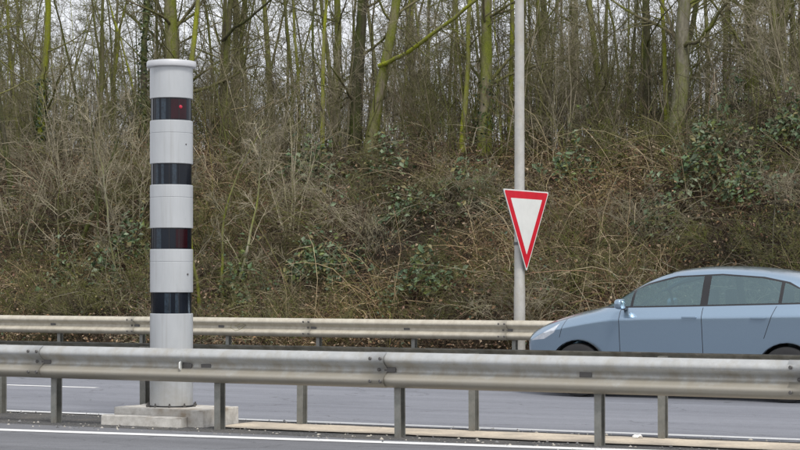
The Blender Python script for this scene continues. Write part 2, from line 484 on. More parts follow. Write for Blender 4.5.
def post_mesh(h):
    # rolled C section: web facing the traffic, lips folded inwards
    bm = bmesh.new(); t = 0.006
    add_box(bm, -0.030, 0.030, -0.050, -0.050 + t, -0.25, h)
    add_box(bm, -0.030, -0.030 + t, -0.050 + t, 0.050 - t, -0.25, h)
    add_box(bm, -0.030, 0.030, 0.050 - t, 0.050, -0.25, h)
    add_box(bm, 0.030 - t, 0.030, -0.050 + t, -0.036, -0.25, h)
    add_box(bm, 0.030 - t, 0.030, 0.036, 0.050 - t, -0.25, h)
    return bm_mesh('post', bm)
POST = post_mesh(0.72)
PLATE = box_mesh('bolt_plate', -0.055, 0.055, -0.006, 0.004, -0.022, 0.022, 0.003)
BOLT = lathe('bolt', [(0.016, 0.0), (0.016, 0.008), (0.011, 0.013)], 10)
SPACER = box_mesh('spacer', -0.045, 0.045, -0.0125, 0.0155, -0.04, 0.04, 0.002)
def guardrail(v, phase_u, spacing, face, half, mat, postmat, label, splice_shift, z_c=0.595, bolts=True, seed=0):
    """face -1: beam on the camera side of the posts, +1: on the far side"""
    rg = random.Random(seed)
    root = empty('guardrail', uv(phase_u, v, 0), ROADROT)
    tag(root, label, 'guardrail', 'steel guardrails along the carriageways')
    n = int(half / spacing)
    L = 2 * spacing
    bm_ = beam_mesh(L + 0.16)
    bo = 0.052 + 0.03
    zoff = {}
    k0 = -n if n % 2 == 0 else -n - 1
    k = k0
    while k < n:
        u0 = k * spacing + splice_shift
        dz = rg.uniform(-0.003, 0.003); dv = rg.uniform(-0.004, 0.004)
        o = obj('beam', bm_, mat, root, (u0, face * (bo + dv), z_c + dz))
        o.rotation_euler = (0, rg.uniform(-0.0006, 0.0006), -face * 0.0022 * -1)
        if face > 0:
            o.rotation_euler = (0, 0, math.pi + 0.0022); o.location.x = u0 + L + 0.16
        if bolts:
            for du in (0.03, 0.13):
                for zz in (0.10, -0.10):
                    b = obj('bolt', BOLT, M['bolt'], root, (u0 + du, face * (bo + 0.086), z_c + zz), (R(90) if face < 0 else R(-90), 0, 0))
            obj('bolt', BOLT, M['bolt'], root, (u0 + 0.08, face * (bo + 0.012), z_c + 0.0), (R(90) if face < 0 else R(-90), 0, 0))
        k += 2
    for k in range(k0, n + 1):
        p = obj('post', POST, postmat, root, (k * spacing, 0, rg.uniform(-0.006, 0.004)), (rg.uniform(-0.008, 0.008), rg.uniform(-0.008, 0.008), 0))
        obj('spacer', SPACER, postmat, root, (k * spacing, face * 0.066, z_c), (0, 0, 0 if face < 0 else math.pi))
        if bolts:
            obj('bolt_plate', PLATE, M['bolt'], root, (k * spacing - 0.09 + (0.0 if k % 2 else 0.04), face * (bo + 0.010), z_c + rg.uniform(-0.006, 0.006)), (0, rg.uniform(-0.1, 0.1), 0))
    return root
near_rail = guardrail(V_FRONT, px_u(400, V_FRONT), 1.89, -1, 30, M['galv'], M['galv_post_and_shade'],
                      'grey steel guardrail of the median facing the solid white edge line', -0.24, seed=3)
guardrail(V_REAR, px_u(302, V_REAR), 1.82, 1, 30, M['galv_post_and_shade'], M['galv_post_and_shade'],  # darker steel on this beam paints in the shade of its back
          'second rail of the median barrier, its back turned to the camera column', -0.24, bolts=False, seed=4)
guardrail(V_FAR, px_u(319, V_FAR), 1.8, -1, 42, M['galv_beige'], M['galv_post_and_shade'],
          'dusty beige guardrail at the foot of the overgrown bank', -0.24, seed=6)
# bent reflector bracket in the groove of the near rail
bm = bmesh.new()
pts = [(0, 0, 0.055), (0, 0, -0.075), (0.05, -0.055, -0.03), (0.05, -0.055, 0.02)]
fr = [bm.verts.new(p) for p in pts]; bk = [bm.verts.new((p[0] + 0.012, p[1] + 0.006, p[2])) for p in pts]
bm.faces.new(fr); bm.faces.new(bk[::-1])
for i in range(4): bm.faces.new((fr[i], bk[i], bk[(i + 1) % 4], fr[(i + 1) % 4]))
pu = px_u(187, V_FRONT) - px_u(400, V_FRONT)
refl = obj('reflector', bm_mesh('reflector', bm), M['white_sign'], near_rail, (pu, -0.10, 0.595), (0, 0, R(-25)))
bm = bmesh.new(); add_box(bm, 0.0, 0.10, -0.012, 0.0, -0.035, 0.035, 0.004)
obj('bracket', bm_mesh('bracket', bm), M['bolt'], refl, (0.018, 0.012, -0.01), (0, 0.15, R(25)))

# ------------------------------------------------------------------ the speed camera column on its footing
v_col = 15.42
u_col = px_u(171.5, v_col)
foot = empty('concrete_base', uv(u_col, v_col, 0), ROADROT)
tag(foot, 'stained pale concrete footing under the striped camera column', 'footing')
def rough_block(name, x0, x1, y0, y1, z0, z1, seed):
    bm = bmesh.new(); add_box(bm, x0, x1, y0, y1, z0, z1, 0.012)
    bmesh.ops.subdivide_edges(bm, edges=[e for e in bm.edges if e.calc_length() > 0.2], cuts=8, use_grid_fill=True)
    rg = random.Random(seed)
    for v in bm.verts:
        v.co += Vector((rg.uniform(-1, 1), rg.uniform(-1, 1), rg.uniform(-1, 1) if v.co.z > z0 + 0.02 else 0)) * 0.004
    return bm_mesh(name, bm)
obj('slab', rough_block('slab', u_foot0 - u_col + 0.02, u_foot1 - u_col, -0.335, 0.30, -0.05, 0.16, 1), M['concrete'], foot)
ul0, ul1 = px_u(101, 14.97) - u_col, px_u(181, 14.97) - u_col
obj('ledge', rough_block('ledge', ul0, ul1, -0.45, -0.338, -0.05, 0.092, 2), M['concrete'], foot)

col = empty('speed_camera_column', uv(u_col, v_col, 0.16), ROADROT)
tag(col, 'tall round silver speed camera column with four black glass bands', 'speed camera')
rc = 0.2085
sc_ = scale_at(171.5, v_col)
def hz(y): return (404.0 - y) / sc_
bands = [(hz(119), hz(97)), (hz(183), hz(162)), (hz(247), hz(226)), (hz(311), hz(290))][::-1]
topz = hz(66)
z = 0.0
edges = [0.0] + [e for b in bands for e in b] + [topz]
for i in range(0, len(edges), 2):
    z0, z1 = edges[i], edges[i + 1]
    pr = [(rc - 0.004, z0), (rc, z0 + 0.004)]
    if i > 0:   # joint line of the sleeve a little above each band, as on the photographed tube
        jz = z1 - 0.10 if z1 - z0 > 0.25 else None
    jz = z1 - 0.12 if 0 < i < len(edges) - 2 else (z0 + 0.42 if i == 0 else None)
    if jz:
        pr += [(rc, jz - 0.006), (rc - 0.003, jz - 0.003), (rc - 0.003, jz + 0.001), (rc, jz + 0.003)]
    pr += [(rc, z1 - 0.004), (rc - 0.004, z1)]
    obj('tube_section', lathe('tube_section', pr, 64), M['column'], col)
for k, (z0, z1) in enumerate(bands):
    b = obj('sensor_band', lathe('sensor_band', [(rc - 0.012, z0 - 0.006), (rc - 0.012, z1 + 0.006)], 64), M['black_glass'], col)
    # flat facets of the glass: vertical seams
    for a in (-118, -62, -140, -35):
        ang = R(a)
        obj('seam', box_mesh('seam', rc - 0.014, rc - 0.0085, -0.003, 0.003, z0 + 0.002, z1 - 0.002), M['trim'], b, rot=(0, 0, ang))
def arc_panel(name, a0, a1, z0, z1, r, n=10):
    V = []; Fs = []
    for i in range(n + 1):
        a = R(a0 + (a1 - a0) * i / n)
        V += [(r * math.cos(a), r * math.sin(a), z0), (r * math.cos(a), r * math.sin(a), z1),
              ((r - .006) * math.cos(a), (r - .006) * math.sin(a), z0), ((r - .006) * math.cos(a), (r - .006) * math.sin(a), z1)]
    for i in range(n):
        k = 4 * i
        Fs += [(k, k + 4, k + 5, k + 1), (k + 1, k + 5, k + 7, k + 3), (k + 2, k, k + 4, k + 6), (k + 2, k + 3, k + 7, k + 6)]
    Fs += [(0, 1, 3, 2), (4 * n, 4 * n + 1, 4 * n + 3, 4 * n + 2)]
    return mesh_np(name, V, Fs, False)
CAMDIR = -90 + math.degrees(TH) + 7.0       # local angle that faces the lens
z0, z1 = bands[3]
obj('lens_window', arc_panel('lens_window', CAMDIR - 2, CAMDIR + 46, z0 + 0.012, z1 - 0.012, rc - 0.0095), M['red_glass'], col)
a = R(CAMDIR + 26)
zc = hz(106)
lamp = obj('red_lamp', lathe('red_lamp', [(0.018, 0.0), (0.016, 0.006), (0.007, 0.010)], 20), M['red_lamp'], col,
           ((rc - 0.010) * math.cos(a), (rc - 0.010) * math.sin(a), zc), (0, R(90), a))
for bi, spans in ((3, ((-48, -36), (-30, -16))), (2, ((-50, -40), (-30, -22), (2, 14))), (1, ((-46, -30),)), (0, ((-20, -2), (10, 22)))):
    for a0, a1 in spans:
        obj('painted_reflection', arc_panel('painted_reflection', CAMDIR + a0, CAMDIR + a1, bands[bi][0] + 0.006, bands[bi][1] - 0.006, rc - 0.0098), M['reflection_blue'], col)  # upright reflection streaks painted as lighter panels on the bands
z0, z1 = bands[1]
obj('lens_window', arc_panel('lens_window', CAMDIR + 12, CAMDIR + 50, z0 + 0.012, z1 - 0.012, rc - 0.0095), M['red_glass'], col)
obj('cap', lathe('cap', [(rc + 0.004, topz - 0.004), (rc + 0.030, topz + 0.006), (rc + 0.032, topz + 0.012), (rc + 0.032, topz + 0.052), (rc + 0.026, topz + 0.062), (rc - 0.02, topz + 0.070)], 64), M['column_trim'], col)
hatch = obj('access_hatch', arc_panel('access_hatch', CAMDIR + 14, CAMDIR + 52, hz(288), hz(269), rc + 0.0015), M['column'], col)
for da, yy in ((47, 272), ):
    a = R(CAMDIR + da)
    obj('lock', lathe('lock', [(0.010, 0), (0.009, 0.006)], 12), M['bolt'], hatch, ((rc + 0.002) * math.cos(a), (rc + 0.002) * math.sin(a), hz(yy)), (0, R(90), a))
for da, yy in ((42, 143),):
    a = R(CAMDIR + da)
    obj('rivet', lathe('rivet', [(0.008, 0), (0.007, 0.005)], 10), M['bolt'], col, ((rc - 0.001) * math.cos(a), (rc - 0.001) * math.sin(a), hz(yy)), (0, R(90), a))
obj('base_ring', lathe('base_ring', [(rc + 0.012, -0.01), (rc + 0.012, 0.012), (rc + 0.002, 0.016)], 64), M['trim'], col)
for k in range(10):
    a = 2 * math.pi * k / 10 + 0.2
    obj('anchor_bolt', lathe('anchor_bolt', [(0.014, 0), (0.014, 0.022), (0.008, 0.024), (0.008, 0.04)], 8), M['bolt'], col, ((rc + 0.03) * math.cos(a), (rc + 0.03) * math.sin(a), 0.0))

# ------------------------------------------------------------------ lamp post with the yield sign
v_p = 28.2
u_p = px_u(519.5, v_p)
zb = gz(u_p, v_p)
pl = empty('lamp_post', uv(u_p, v_p, zb), ROADROT)
tag(pl, 'tapered pale steel lamp post standing behind the beige guardrail', 'lamp post')
obj('shaft', lathe('shaft', [(0.095, -0.3), (0.092, 1.3), (0.086, 1.35), (0.078, 5.0), (0.055, 9.0)], 24), M['pole'], pl)
bm = bmesh.new(); add_box(bm, -0.03, 0.03, -1.6, 0.03, 8.93, 9.0, 0.01)
obj('arm', bm_mesh('arm', bm), M['pole'], pl)
bm = bmesh.new(); add_box(bm, -0.14, 0.14, -2.3, -1.55, 8.90, 9.04, 0.04)
obj('luminaire', bm_mesh('luminaire', bm), M['sign_back'], pl)
s_ = scale_at(522, v_p)
zt, zlo = px_z(522, 190.5, v_p), px_z(525, 272, v_p)
H = zt - zlo
side = 1.50
sg = empty('yield_sign', uv(u_p + 0.135, v_p - 0.03, zlo), ROADROT - R(6))
tag(sg, 'red-bordered white triangular yield sign pointing down, fixed on the lamp post', 'road sign')
def tri_mesh(name, x0, x1, inset, rad, yoff=0.0):
    # triangle in the local yz plane, point down, corners rounded
    c = [Vector((0, 0)), Vector((side / 2, H)), Vector((-side / 2, H))]
    cen = (c[0] + c[1] + c[2]) / 3
    inr = H / 3 * 0.92
    k = 1 - inset / inr
    c = [cen + (p - cen) * k for p in c]
    out = []
    for i in range(3):
        p, a, b = c[i], c[i - 1], c[(i + 1) % 3]
        da, db = (a - p).normalized(), (b - p).normalized()
        for t in (0.0, 0.2, 0.4, 0.6, 0.8, 1.0):
            q0 = p + da * rad; q1 = p + db * rad
            out.append((1 - t) ** 2 * q0 + 2 * t * (1 - t) * p + t * t * q1)
    bm = bmesh.new()
    A = [bm.verts.new((x0, q.x, q.y)) for q in out]; B = [bm.verts.new((x1, q.x, q.y)) for q in out]
    bm.faces.new(A); bm.faces.new(B)
    n = len(A)
    for i in range(n): bm.faces.new((A[i], A[(i + 1) % n], B[(i + 1) % n], B[i]))
    return bm_mesh(name, bm)
obj('plate', tri_mesh('plate', -0.012, 0.0, 0.0, 0.05), M['sign_back'], sg)
obj('white_rim', tri_mesh('white_rim', 0.0003, 0.002, 0.002, 0.05), M['white_sign'], sg)
obj('red_border', tri_mesh('red_border', 0.0022, 0.0035, 0.020, 0.04), M['red_sign'], sg)
obj('white_field', tri_mesh('white_field', 0.0037, 0.005, 0.128, 0.015), M['white_sign'], sg)
for zz in (H * 0.88, H * 0.35):
    bm = bmesh.new(); add_box(bm, -0.055, -0.012, -0.16 if zz > 0.8 else -0.1, 0.16 if zz > 0.8 else 0.1, zz - 0.025, zz + 0.025, 0.004)
    obj('bracket', bm_mesh('bracket', bm), M['sign_back'], sg)
    obj('clamp', lathe('clamp', [(0.094, zz - 0.022), (0.100, zz - 0.022), (0.100, zz + 0.022), (0.094, zz + 0.022)], 24), M['bolt'], sg, (-0.135, 0.016, 0))

# ------------------------------------------------------------------ the car
def build_car():
    # x, w(max half width), zb, zsh, zbelt, ybelt, (z7,y7), (z8,y8), z9
    S = [
        (2.00, .52, .27, .52, .66, .46, .68, .34, .69, .18, .69),
        (1.97, .66, .23, .54, .71, .58, .735, .42, .745, .22, .75),
        (1.86, .765, .20, .58, .785, .67, .825, .48, .845, .25, .85),
        (1.60, .825, .19, .62, .88, .72, .93, .52, .955, .27, .96),
        (1.25, .845, .18, .66, .965, .735, 1.015, .55, 1.04, .29, 1.05),
        (1.00, .85, .18, .68, 1.015, .745, 1.06, .60, 1.09, .32, 1.10),
        (.84, .853, .18, .69, 1.04, .75, 1.13, .67, 1.185, .40, 1.205),
        (.50, .855, .18, .70, 1.06, .755, 1.325, .625, 1.40, .45, 1.425),
        (.12, .857, .18, .71, 1.075, .757, 1.455, .59, 1.52, .47, 1.555),
        (-.45, .857, .18, .72, 1.085, .757, 1.47, .58, 1.54, .47, 1.575),
        (-1.00, .857, .18, .73, 1.10, .755, 1.435, .575, 1.505, .46, 1.545),
        (-1.45, .852, .19, .74, 1.115, .745, 1.34, .565, 1.415, .45, 1.46),
        (-1.70, .835, .20, .74, 1.11, .725, 1.23, .585, 1.28, .44, 1.31),
        (-1.88, .79, .22, .72, 1.05, .68, 1.10, .57, 1.13, .38, 1.14),
        (-1.97, .70, .26, .66, .88, .60, .90, .48, .91, .28, .91),
        (-2.00, .55, .32, .60, .74, .48, .75, .36, .755, .2, .755),
    ]
    bm = bmesh.new(); rows = []
    for (x, w, zb, zsh, zbelt, yb, z7, y7, z8, y8, z9) in S:
        half = [(0, zb), (w * .80, zb), (w * .90, zb + .05), (w * .925, zb + .22), (w * .968, zsh), (w * 1.0, zsh + (zbelt - zsh) * .66), (yb + (w - yb) * .45, zbelt - .03), (yb, zbelt), (y7, z7), (y8, z8), (0, z9)]
        full = half + [(-y, z) for y, z in half[-2:0:-1]]
        rows.append([bm.verts.new((x, y, z)) for y, z in full])
    n = len(rows[0])
    for a, b in zip(rows[:-1], rows[1:]):
        for i in range(n): bm.faces.new((a[i], a[(i + 1) % n], b[(i + 1) % n], b[i]))
    bm.faces.new(rows[0]); bm.faces.new(rows[-1][::-1])
    cl = bm.edges.layers.float.new('crease_edge')
    for a, b in zip(rows[2:-2], rows[3:-1]):
        for i, cv in ((5, 0.55), (n - 5, 0.55), (3, 0.35), (n - 3, 0.35), (7, 0.3), (n - 7, 0.3)):
            e = bm.edges.get((a[i], b[i]))
            if e: e[cl] = cv
    bmesh.ops.recalc_face_normals(bm, faces=bm.faces[:])
    me = bpy.data.meshes.new('tmp'); bm.to_mesh(me); bm.free()
    tmp = bpy.data.objects.new('tmp', me); COL.objects.link(tmp)
    sub = tmp.modifiers.new('s', 'SUBSURF'); sub.levels = 3; sub.render_levels = 3
    dg = bpy.context.evaluated_depsgraph_get(); dg.update()
    ev = bpy.data.meshes.new_from_object(tmp.evaluated_get(dg))
    bpy.data.objects.remove(tmp)
    bm = bmesh.new(); bm.from_mesh(ev)
    mid = bm.faces.layers.int.new('part')
    def inside(p, poly):
        c = False; n = len(poly)
        for i in range(n):
            (x1, y1), (x2, y2) = poly[i], poly[i - 1]
            if (y1 > p[1]) != (y2 > p[1]) and p[0] < (x2 - x1) * (p[1] - y1) / (y2 - y1) + x1: c = not c
        return c
    def cut(poly, ax, filt, val, only=None, pad=0.15):
        i, j = ax
        k = 3 - i - j
        lo = [min(p[q] for p in poly) - pad for q in (0, 1)]; hi = [max(p[q] for p in poly) + pad for q in (0, 1)]
        def sel():
            out = []
            for f in bm.faces:
                c = f.calc_center_median()
                if lo[0] < c[i] < hi[0] and lo[1] < c[j] < hi[1] and filt(c, f.normal): out.append(f)
            return out
        n = len(poly)
        for q in range(n):
            a, b = poly[q], poly[(q + 1) % n]
            d = Vector((b[0] - a[0], b[1] - a[1]))
            if d.length < 1e-6: continue
            no = [0, 0, 0]; no[i] = -d.y; no[j] = d.x
            co = [0, 0, 0]; co[i] = a[0]; co[j] = a[1]
            fs = sel()
            # only faces close to this edge
            m = Vector(((a[0] + b[0]) / 2, (a[1] + b[1]) / 2)); rad = d.length / 2 + 0.06
            fs = [f for f in fs if (Vector((f.calc_center_median()[i], f.calc_center_median()[j])) - m).length < rad]
            g = set(fs)
            for f in fs: g.update(f.edges); g.update(f.verts)
            bmesh.ops.bisect_plane(bm, geom=list(g), dist=1e-5, plane_co=co, plane_no=no)
        for f in sel():
            c = f.calc_center_median()
            if inside((c[i], c[j]), poly) and (only is None or f[mid] in only): f[mid] = val
    left = lambda c, nn: c.y > 0.42 and abs(nn.y) > 0.25
    right = lambda c, nn: c.y < -0.42 and abs(nn.y) > 0.25
    names = {0: 'body'}
    outer = [(1.00, 1.055), (0.76, 1.205), (0.45, 1.35), (0.10, 1.435), (-0.45, 1.46), (-0.95, 1.425), (-1.25, 1.365), (-1.45, 1.26), (-1.54, 1.15), (-1.48, 1.115), (-0.4, 1.085), (0.4, 1.065)]
    def shrink(poly, d):
        c = Vector((sum(p[0] for p in poly) / len(poly), sum(p[1] for p in poly) / len(poly)))
        out = []
        for p in poly:
            v = Vector(p) - c
            out.append((c.x + v.x * (1 - d / max(abs(v.x), .25) * 1.0), c.y + v.y * (1 - d * 1.0 / max(abs(v.y), 0.08))))
        return out
    inner = shrink(outer, 0.018)
    def clip_x(poly, x0, x1):
        def cl(poly, x, keep_less):
            out = []
            n = len(poly)
            for i in range(n):
                a, b = poly[i], poly[(i + 1) % n]
                ina = (a[0] <= x) if keep_less else (a[0] >= x); inb = (b[0] <= x) if keep_less else (b[0] >= x)
                if ina: out.append(a)
                if ina != inb:
                    t = (x - a[0]) / (b[0] - a[0]); out.append((x, a[1] + t * (b[1] - a[1])))
            return out
        return cl(cl(poly, x1, True), x0, False)
    for flt, o in ((left, 0), (right, 20)):
        cut(outer, (0, 2), flt, 1 + o); names[1 + o] = 'window_trim'
        cut(clip_x(inner, 0.62, 2), (0, 2), flt, 2 + o); names[2 + o] = 'side_window'
        cut(clip_x(inner, -0.24, 0.585), (0, 2), flt, 3 + o); names[3 + o] = 'side_window'
        cut(clip_x(inner, -1.16, -0.33), (0, 2), flt, 4 + o); names[4 + o] = 'side_window'
        cut(clip_x(inner, -2, -1.20), (0, 2), flt, 5 + o); names[5 + o] = 'side_window'
        for seam in ([(0.72, 0.34), (0.728, 0.34), (0.728, 1.05), (0.72, 1.05)], [(-0.30, 0.32), (-0.292, 0.32), (-0.282, 1.07), (-0.29, 1.07)],
                     [(-1.02, 0.72), (-1.012, 0.72), (-1.15, 1.09), (-1.158, 1.09)], [(-0.99, 0.318), (0.72, 0.312), (0.72, 0.320), (-0.99, 0.326)]):
            cut(seam, (0, 2), flt, 6 + o, only=(0,), pad=0.05); names[6 + o] = 'door_seam'
        cut([(1.90, 0.66), (1.62, 0.80), (1.50, 0.87), (1.56, 0.76), (1.70, 0.68)], (0, 2), lambda c, nn, f=flt: (c.y > .40 if f is left else c.y < -.40), 7 + o); names[7 + o] = 'headlight'
        cut([(-1.72, 1.05), (-1.80, 0.82), (-1.99, 0.80), (-1.99, 0.95), (-1.85, 1.08)], (0, 2), lambda c, nn, f=flt: (c.y > .45 if f is left else c.y < -.45), 8 + o); names[8 + o] = 'tail_light'
        cut([(0.70, 0.40), (-0.95, 0.42), (-0.95, 0.455), (0.70, 0.435)], (0, 2), flt, 10 + o, only=(0,), pad=0.06); names[10 + o] = 'side_moulding'
        cut([(1.995, 0.44), (1.62, 0.47), (1.62, 0.478), (1.995, 0.448)], (0, 2), lambda c, nn, f=flt: (c.y > .3 if f is left else c.y < -.3), 11 + o, only=(0,), pad=0.06); names[11 + o] = 'bumper_seam'
        cut([(1.49, 0.70), (1.497, 0.70), (1.42, 0.93), (1.413, 0.93)], (0, 2), flt, 12 + o, only=(0,), pad=0.05); names[12 + o] = 'wing_seam'
        cut([(1.2, 0.245), (-1.2, 0.245), (-1.2, 0.16), (1.2, 0.16)], (0, 2), flt, 9 + o, only=(0,)); names[9 + o] = 'sill'
    up = lambda c, nn: c.z > 1.0 and nn.z > 0.05
    cut([(0.98, 0.56), (0.20, 0.475), (0.14, 0.25), (0.12, 0), (0.14, -0.25), (0.20, -0.475), (0.98, -0.56), (1.05, -0.3), (1.06, 0), (1.05, 0.3)], (0, 1), up, 40, only=(0,)); names[40] = 'windscreen'
    cut([(-1.56, 0.44), (-1.86, 0.52), (-1.88, 0), (-1.86, -0.52), (-1.56, -0.44), (-1.54, 0)], (0, 1), up, 41, only=(0,)); names[41] = 'rear_window'
    for xc in (1.25, -1.28):
        rr = 0.355
        poly = [(xc + rr * math.cos(a), 0.32 + rr * math.sin(a)) for a in np.linspace(0, 2 * math.pi, 28, endpoint=False)]
        for flt in (lambda c, nn: c.y > .45, lambda c, nn: c.y < -.45):
            cut(poly, (0, 2), flt, 99, pad=0.1)
    bmesh.ops.delete(bm, geom=[f for f in bm.faces if f[mid] == 99], context='FACES')
    # split
    groups = {}
    for f in bm.faces: groups.setdefault(f[mid], []).append(f)
    out = {}
    for k, fs in groups.items():
        idx = {}; V = []; Fs = []
        for f in fs:
            row = []
            for vt in f.verts:
                if vt.index not in idx or idx[vt.index][0] is not vt:
                    pass
                key = vt
                if key not in idx: idx[key] = len(V); V.append(tuple(vt.co))
                row.append(idx[key])
            Fs.append(row)
        m = bpy.data.meshes.new(names[k]); m.from_pydata(V, [], Fs); m.update()
        m.polygons.foreach_set('use_smooth', np.full(len(m.polygons), True, bool))
        out[k] = m
    bm.free()
    return names, out
uf = px_u(577, 21.05)
car_u = uf + 1.25
car = empty('car', uv(car_u, 21.9, 0.004), math.pi - TH)
tag(car, 'silver-blue five-door hatchback driving on the carriageway below the bank', 'car')
names, parts = build_car()
PM = {'body': 'car', 'window_trim': 'trim', 'side_window': 'car_glass', 'door_seam': 'trim', 'headlight': 'lamp_lens', 'tail_light': 'tail_lens', 'sill': 'trim', 'side_moulding': 'trim', 'bumper_seam': 'trim', 'wing_seam': 'trim', 'side_indicator': 'amber', 'windscreen': 'car_glass', 'rear_window': 'car_glass'}
for k in sorted(parts):
    obj(names[k], parts[k], M[PM[names[k]]], car)
tyre = lathe('tyre', [(0.20, -0.095), (0.285, -0.10), (0.312, -0.085), (0.318, -0.05), (0.318, 0.05), (0.312, 0.085), (0.285, 0.10), (0.20, 0.095)], 40)
def rim_mesh():
    bm = bmesh.new()
    for k in range(5):
        a = 2 * math.pi * k / 5
        q = bmesh.new()
        m = Matrix.Rotation(a, 4, 'Z')
        vs0 = [(0.03, -0.03), (0.19, -0.022), (0.19, 0.022), (0.03, 0.03)]
        A = [bm.verts.new(m @ Vector((x, y, 0.078))) for x, y in vs0]; B = [bm.verts.new(m @ Vector((x, y, 0.05))) for x, y in vs0]
        bm.faces.new(A); bm.faces.new(B[::-1])
        for i in range(4): bm.faces.new((A[i], B[i], B[(i + 1) % 4], A[(i + 1) % 4]))
        q.free()
    def ring(r0, r1, z0, z1, n=30):
        rows = [[bm.verts.new((r * math.cos(2 * math.pi * i / n), r * math.sin(2 * math.pi * i / n), zz)) for i in range(n)] for r, zz in ((r0, z0), (r0, z1), (r1, z1), (r1, z0))]
        for a, b in zip(rows, rows[1:] + rows[:1]):
            for i in range(n): bm.faces.new((a[i], a[(i + 1) % n], b[(i + 1) % n], b[i]))
    ring(0.185, 0.204, -0.09, 0.088); ring(0.004, 0.045, 0.04, 0.085)
    return bm_mesh('rim', bm)
rim = rim_mesh()
disc = lathe('brake_disc', [(0.16, 0.0), (0.16, 0.02)], 24)
liner_prof = []
for xc in (1.25, -1.28):
    for sy in (1, -1):
        w = empty('wheel', (0, 0, 0)); w.parent = car
        w.location = (xc, sy * 0.735, 0.318); w.rotation_euler = (R(-90) * sy, 0, 0)
        obj('tyre', tyre, M['rubber'], w); obj('rim', rim, M['rim'], w); obj('brake_disc', disc, M['bolt'], w)
        # inner arch liner
        V = []; Fs = []; n = 20
        for i in range(n + 1):
            a = R(-15 + 210 * i / n)
            for yy in (0.845, 0.50): V.append((xc + 0.357 * math.cos(a), sy * yy, 0.32 + 0.357 * math.sin(a)))
        for i in range(n): Fs.append((2 * i, 2 * i + 1, 2 * i + 3, 2 * i + 2))
        V.append((xc, sy * 0.50, 0.30)); c = len(V) - 1
        obj('arch_liner', mesh_np('arch_liner', V, Fs), M['rubber'], car)
for sy in (1, -1):
    bm = bmesh.new()
    bmesh.ops.create_uvsphere(bm, u_segments=28, v_segments=18, radius=1)
    for v in bm.verts:
        v.co = Vector((math.copysign(abs(v.co.x) ** 0.7, v.co.x) * (0.075 if v.co.x > 0 else 0.03), math.copysign(abs(v.co.y) ** 0.6, v.co.y) * 0.10, math.copysign(abs(v.co.z) ** 0.65, v.co.z) * 0.062))
    mi = obj('mirror', bm_mesh('mirror', bm, True), M['car'], car, (0.66, sy * 0.93, 1.105))
    bm = bmesh.new(); add_box(bm, -0.02, 0.03, -0.10, 0.06, -0.02, 0.01, 0.008)
    obj('mirror_arm', bm_mesh('mirror_arm', bm), M['trim'], mi, (0, -sy * 0.12, -0.05))
    for hx in (-0.14, -0.96):
        bm = bmesh.new(); add_box(bm, -0.09, 0.09, -0.012, 0.016, -0.014, 0.014, 0.008)
        obj('door_handle', bm_mesh('door_handle', bm), M['car'], car, (hx, sy * 0.853, 0.955))
def seat_mesh():
    bm = bmesh.new()
    add_box(bm, -0.25, 0.25, -0.24, 0.24, 0.25, 0.45, 0.05)
    add_box(bm, -0.36, -0.22, -0.23, 0.23, 0.4, 1.02, 0.05)
    add_box(bm, -0.37, -0.27, -0.12, 0.12, 1.07, 1.26, 0.04)
    add_box(bm, -0.33, -0.31, -0.06, 0.06, 1.0, 1.10)
    return bm_mesh('seat', bm)
SEAT = seat_mesh()
for x, y in ((0.05, 0.36), (0.05, -0.36), (-0.85, 0.36), (-0.85, -0.36)):
    obj('seat', SEAT, M['cabin'], car, (x, y, 0.02))
bm = bmesh.new(); add_box(bm, 0.55, 0.95, -0.66, 0.66, 0.75, 0.98, 0.05)
obj('dashboard', bm_mesh('dashboard', bm), M['cabin'], car)

# ------------------------------------------------------------------ vegetation generators (numpy)
def tube(P, Rr, sides):
    """P (N,n,3), Rr (N,n) -> verts, quads"""
    N, n, _ = P.shape
    T = np.gradient(P, axis=1)
    T /= np.linalg.norm(T, axis=2, keepdims=True) + 1e-9
    ref = np.where(np.abs(T[..., 2:3]) > 0.8, np.array([1.0, 0, 0]), np.array([0, 0, 1.0]))
    ref = np.broadcast_to(np.where(np.abs(T[:, :1, 2:3]) > 0.8, np.array([1.0, 0, 0]), np.array([0, 0, 1.0])), P.shape)
    A = np.cross(T, ref); A /= np.linalg.norm(A, axis=2, keepdims=True) + 1e-9
    B = np.cross(T, A)
    ang = np.linspace(0, 2 * np.pi, sides, endpoint=False)
    V = P[:, :, None, :] + Rr[:, :, None, None] * (np.cos(ang)[None, None, :, None] * A[:, :, None, :] + np.sin(ang)[None, None, :, None] * B[:, :, None, :])
    idx = np.arange(N * n * sides).reshape(N, n, sides)
    a = idx[:, :-1, :]; b = idx[:, 1:, :]
    Fq = np.stack([a, np.roll(a, -1, 2), np.roll(b, -1, 2), b], -1).reshape(-1, 4)
    return V.reshape(-1, 3), Fq
def merge(parts):
    Vs, Fs, o = [], [], 0
    for V, Fq in parts:
        Vs.append(V); Fs.append(Fq + o); o += len(V)
    return np.concatenate(Vs), np.concatenate(Fs)
def unit(a): return a / (np.linalg.norm(a, axis=-1, keepdims=True) + 1e-9)
def paths(start, d, length, n, up, wig, rg):
    P = [start]; d = unit(d)
    st = (length / (n - 1))[:, None]
    for k in range(n - 1):
        P.append(P[-1] + d * st)
        d = unit(d + rg.normal(0, wig, d.shape) + np.array([0, 0, up]))
    return np.stack(P, 1)
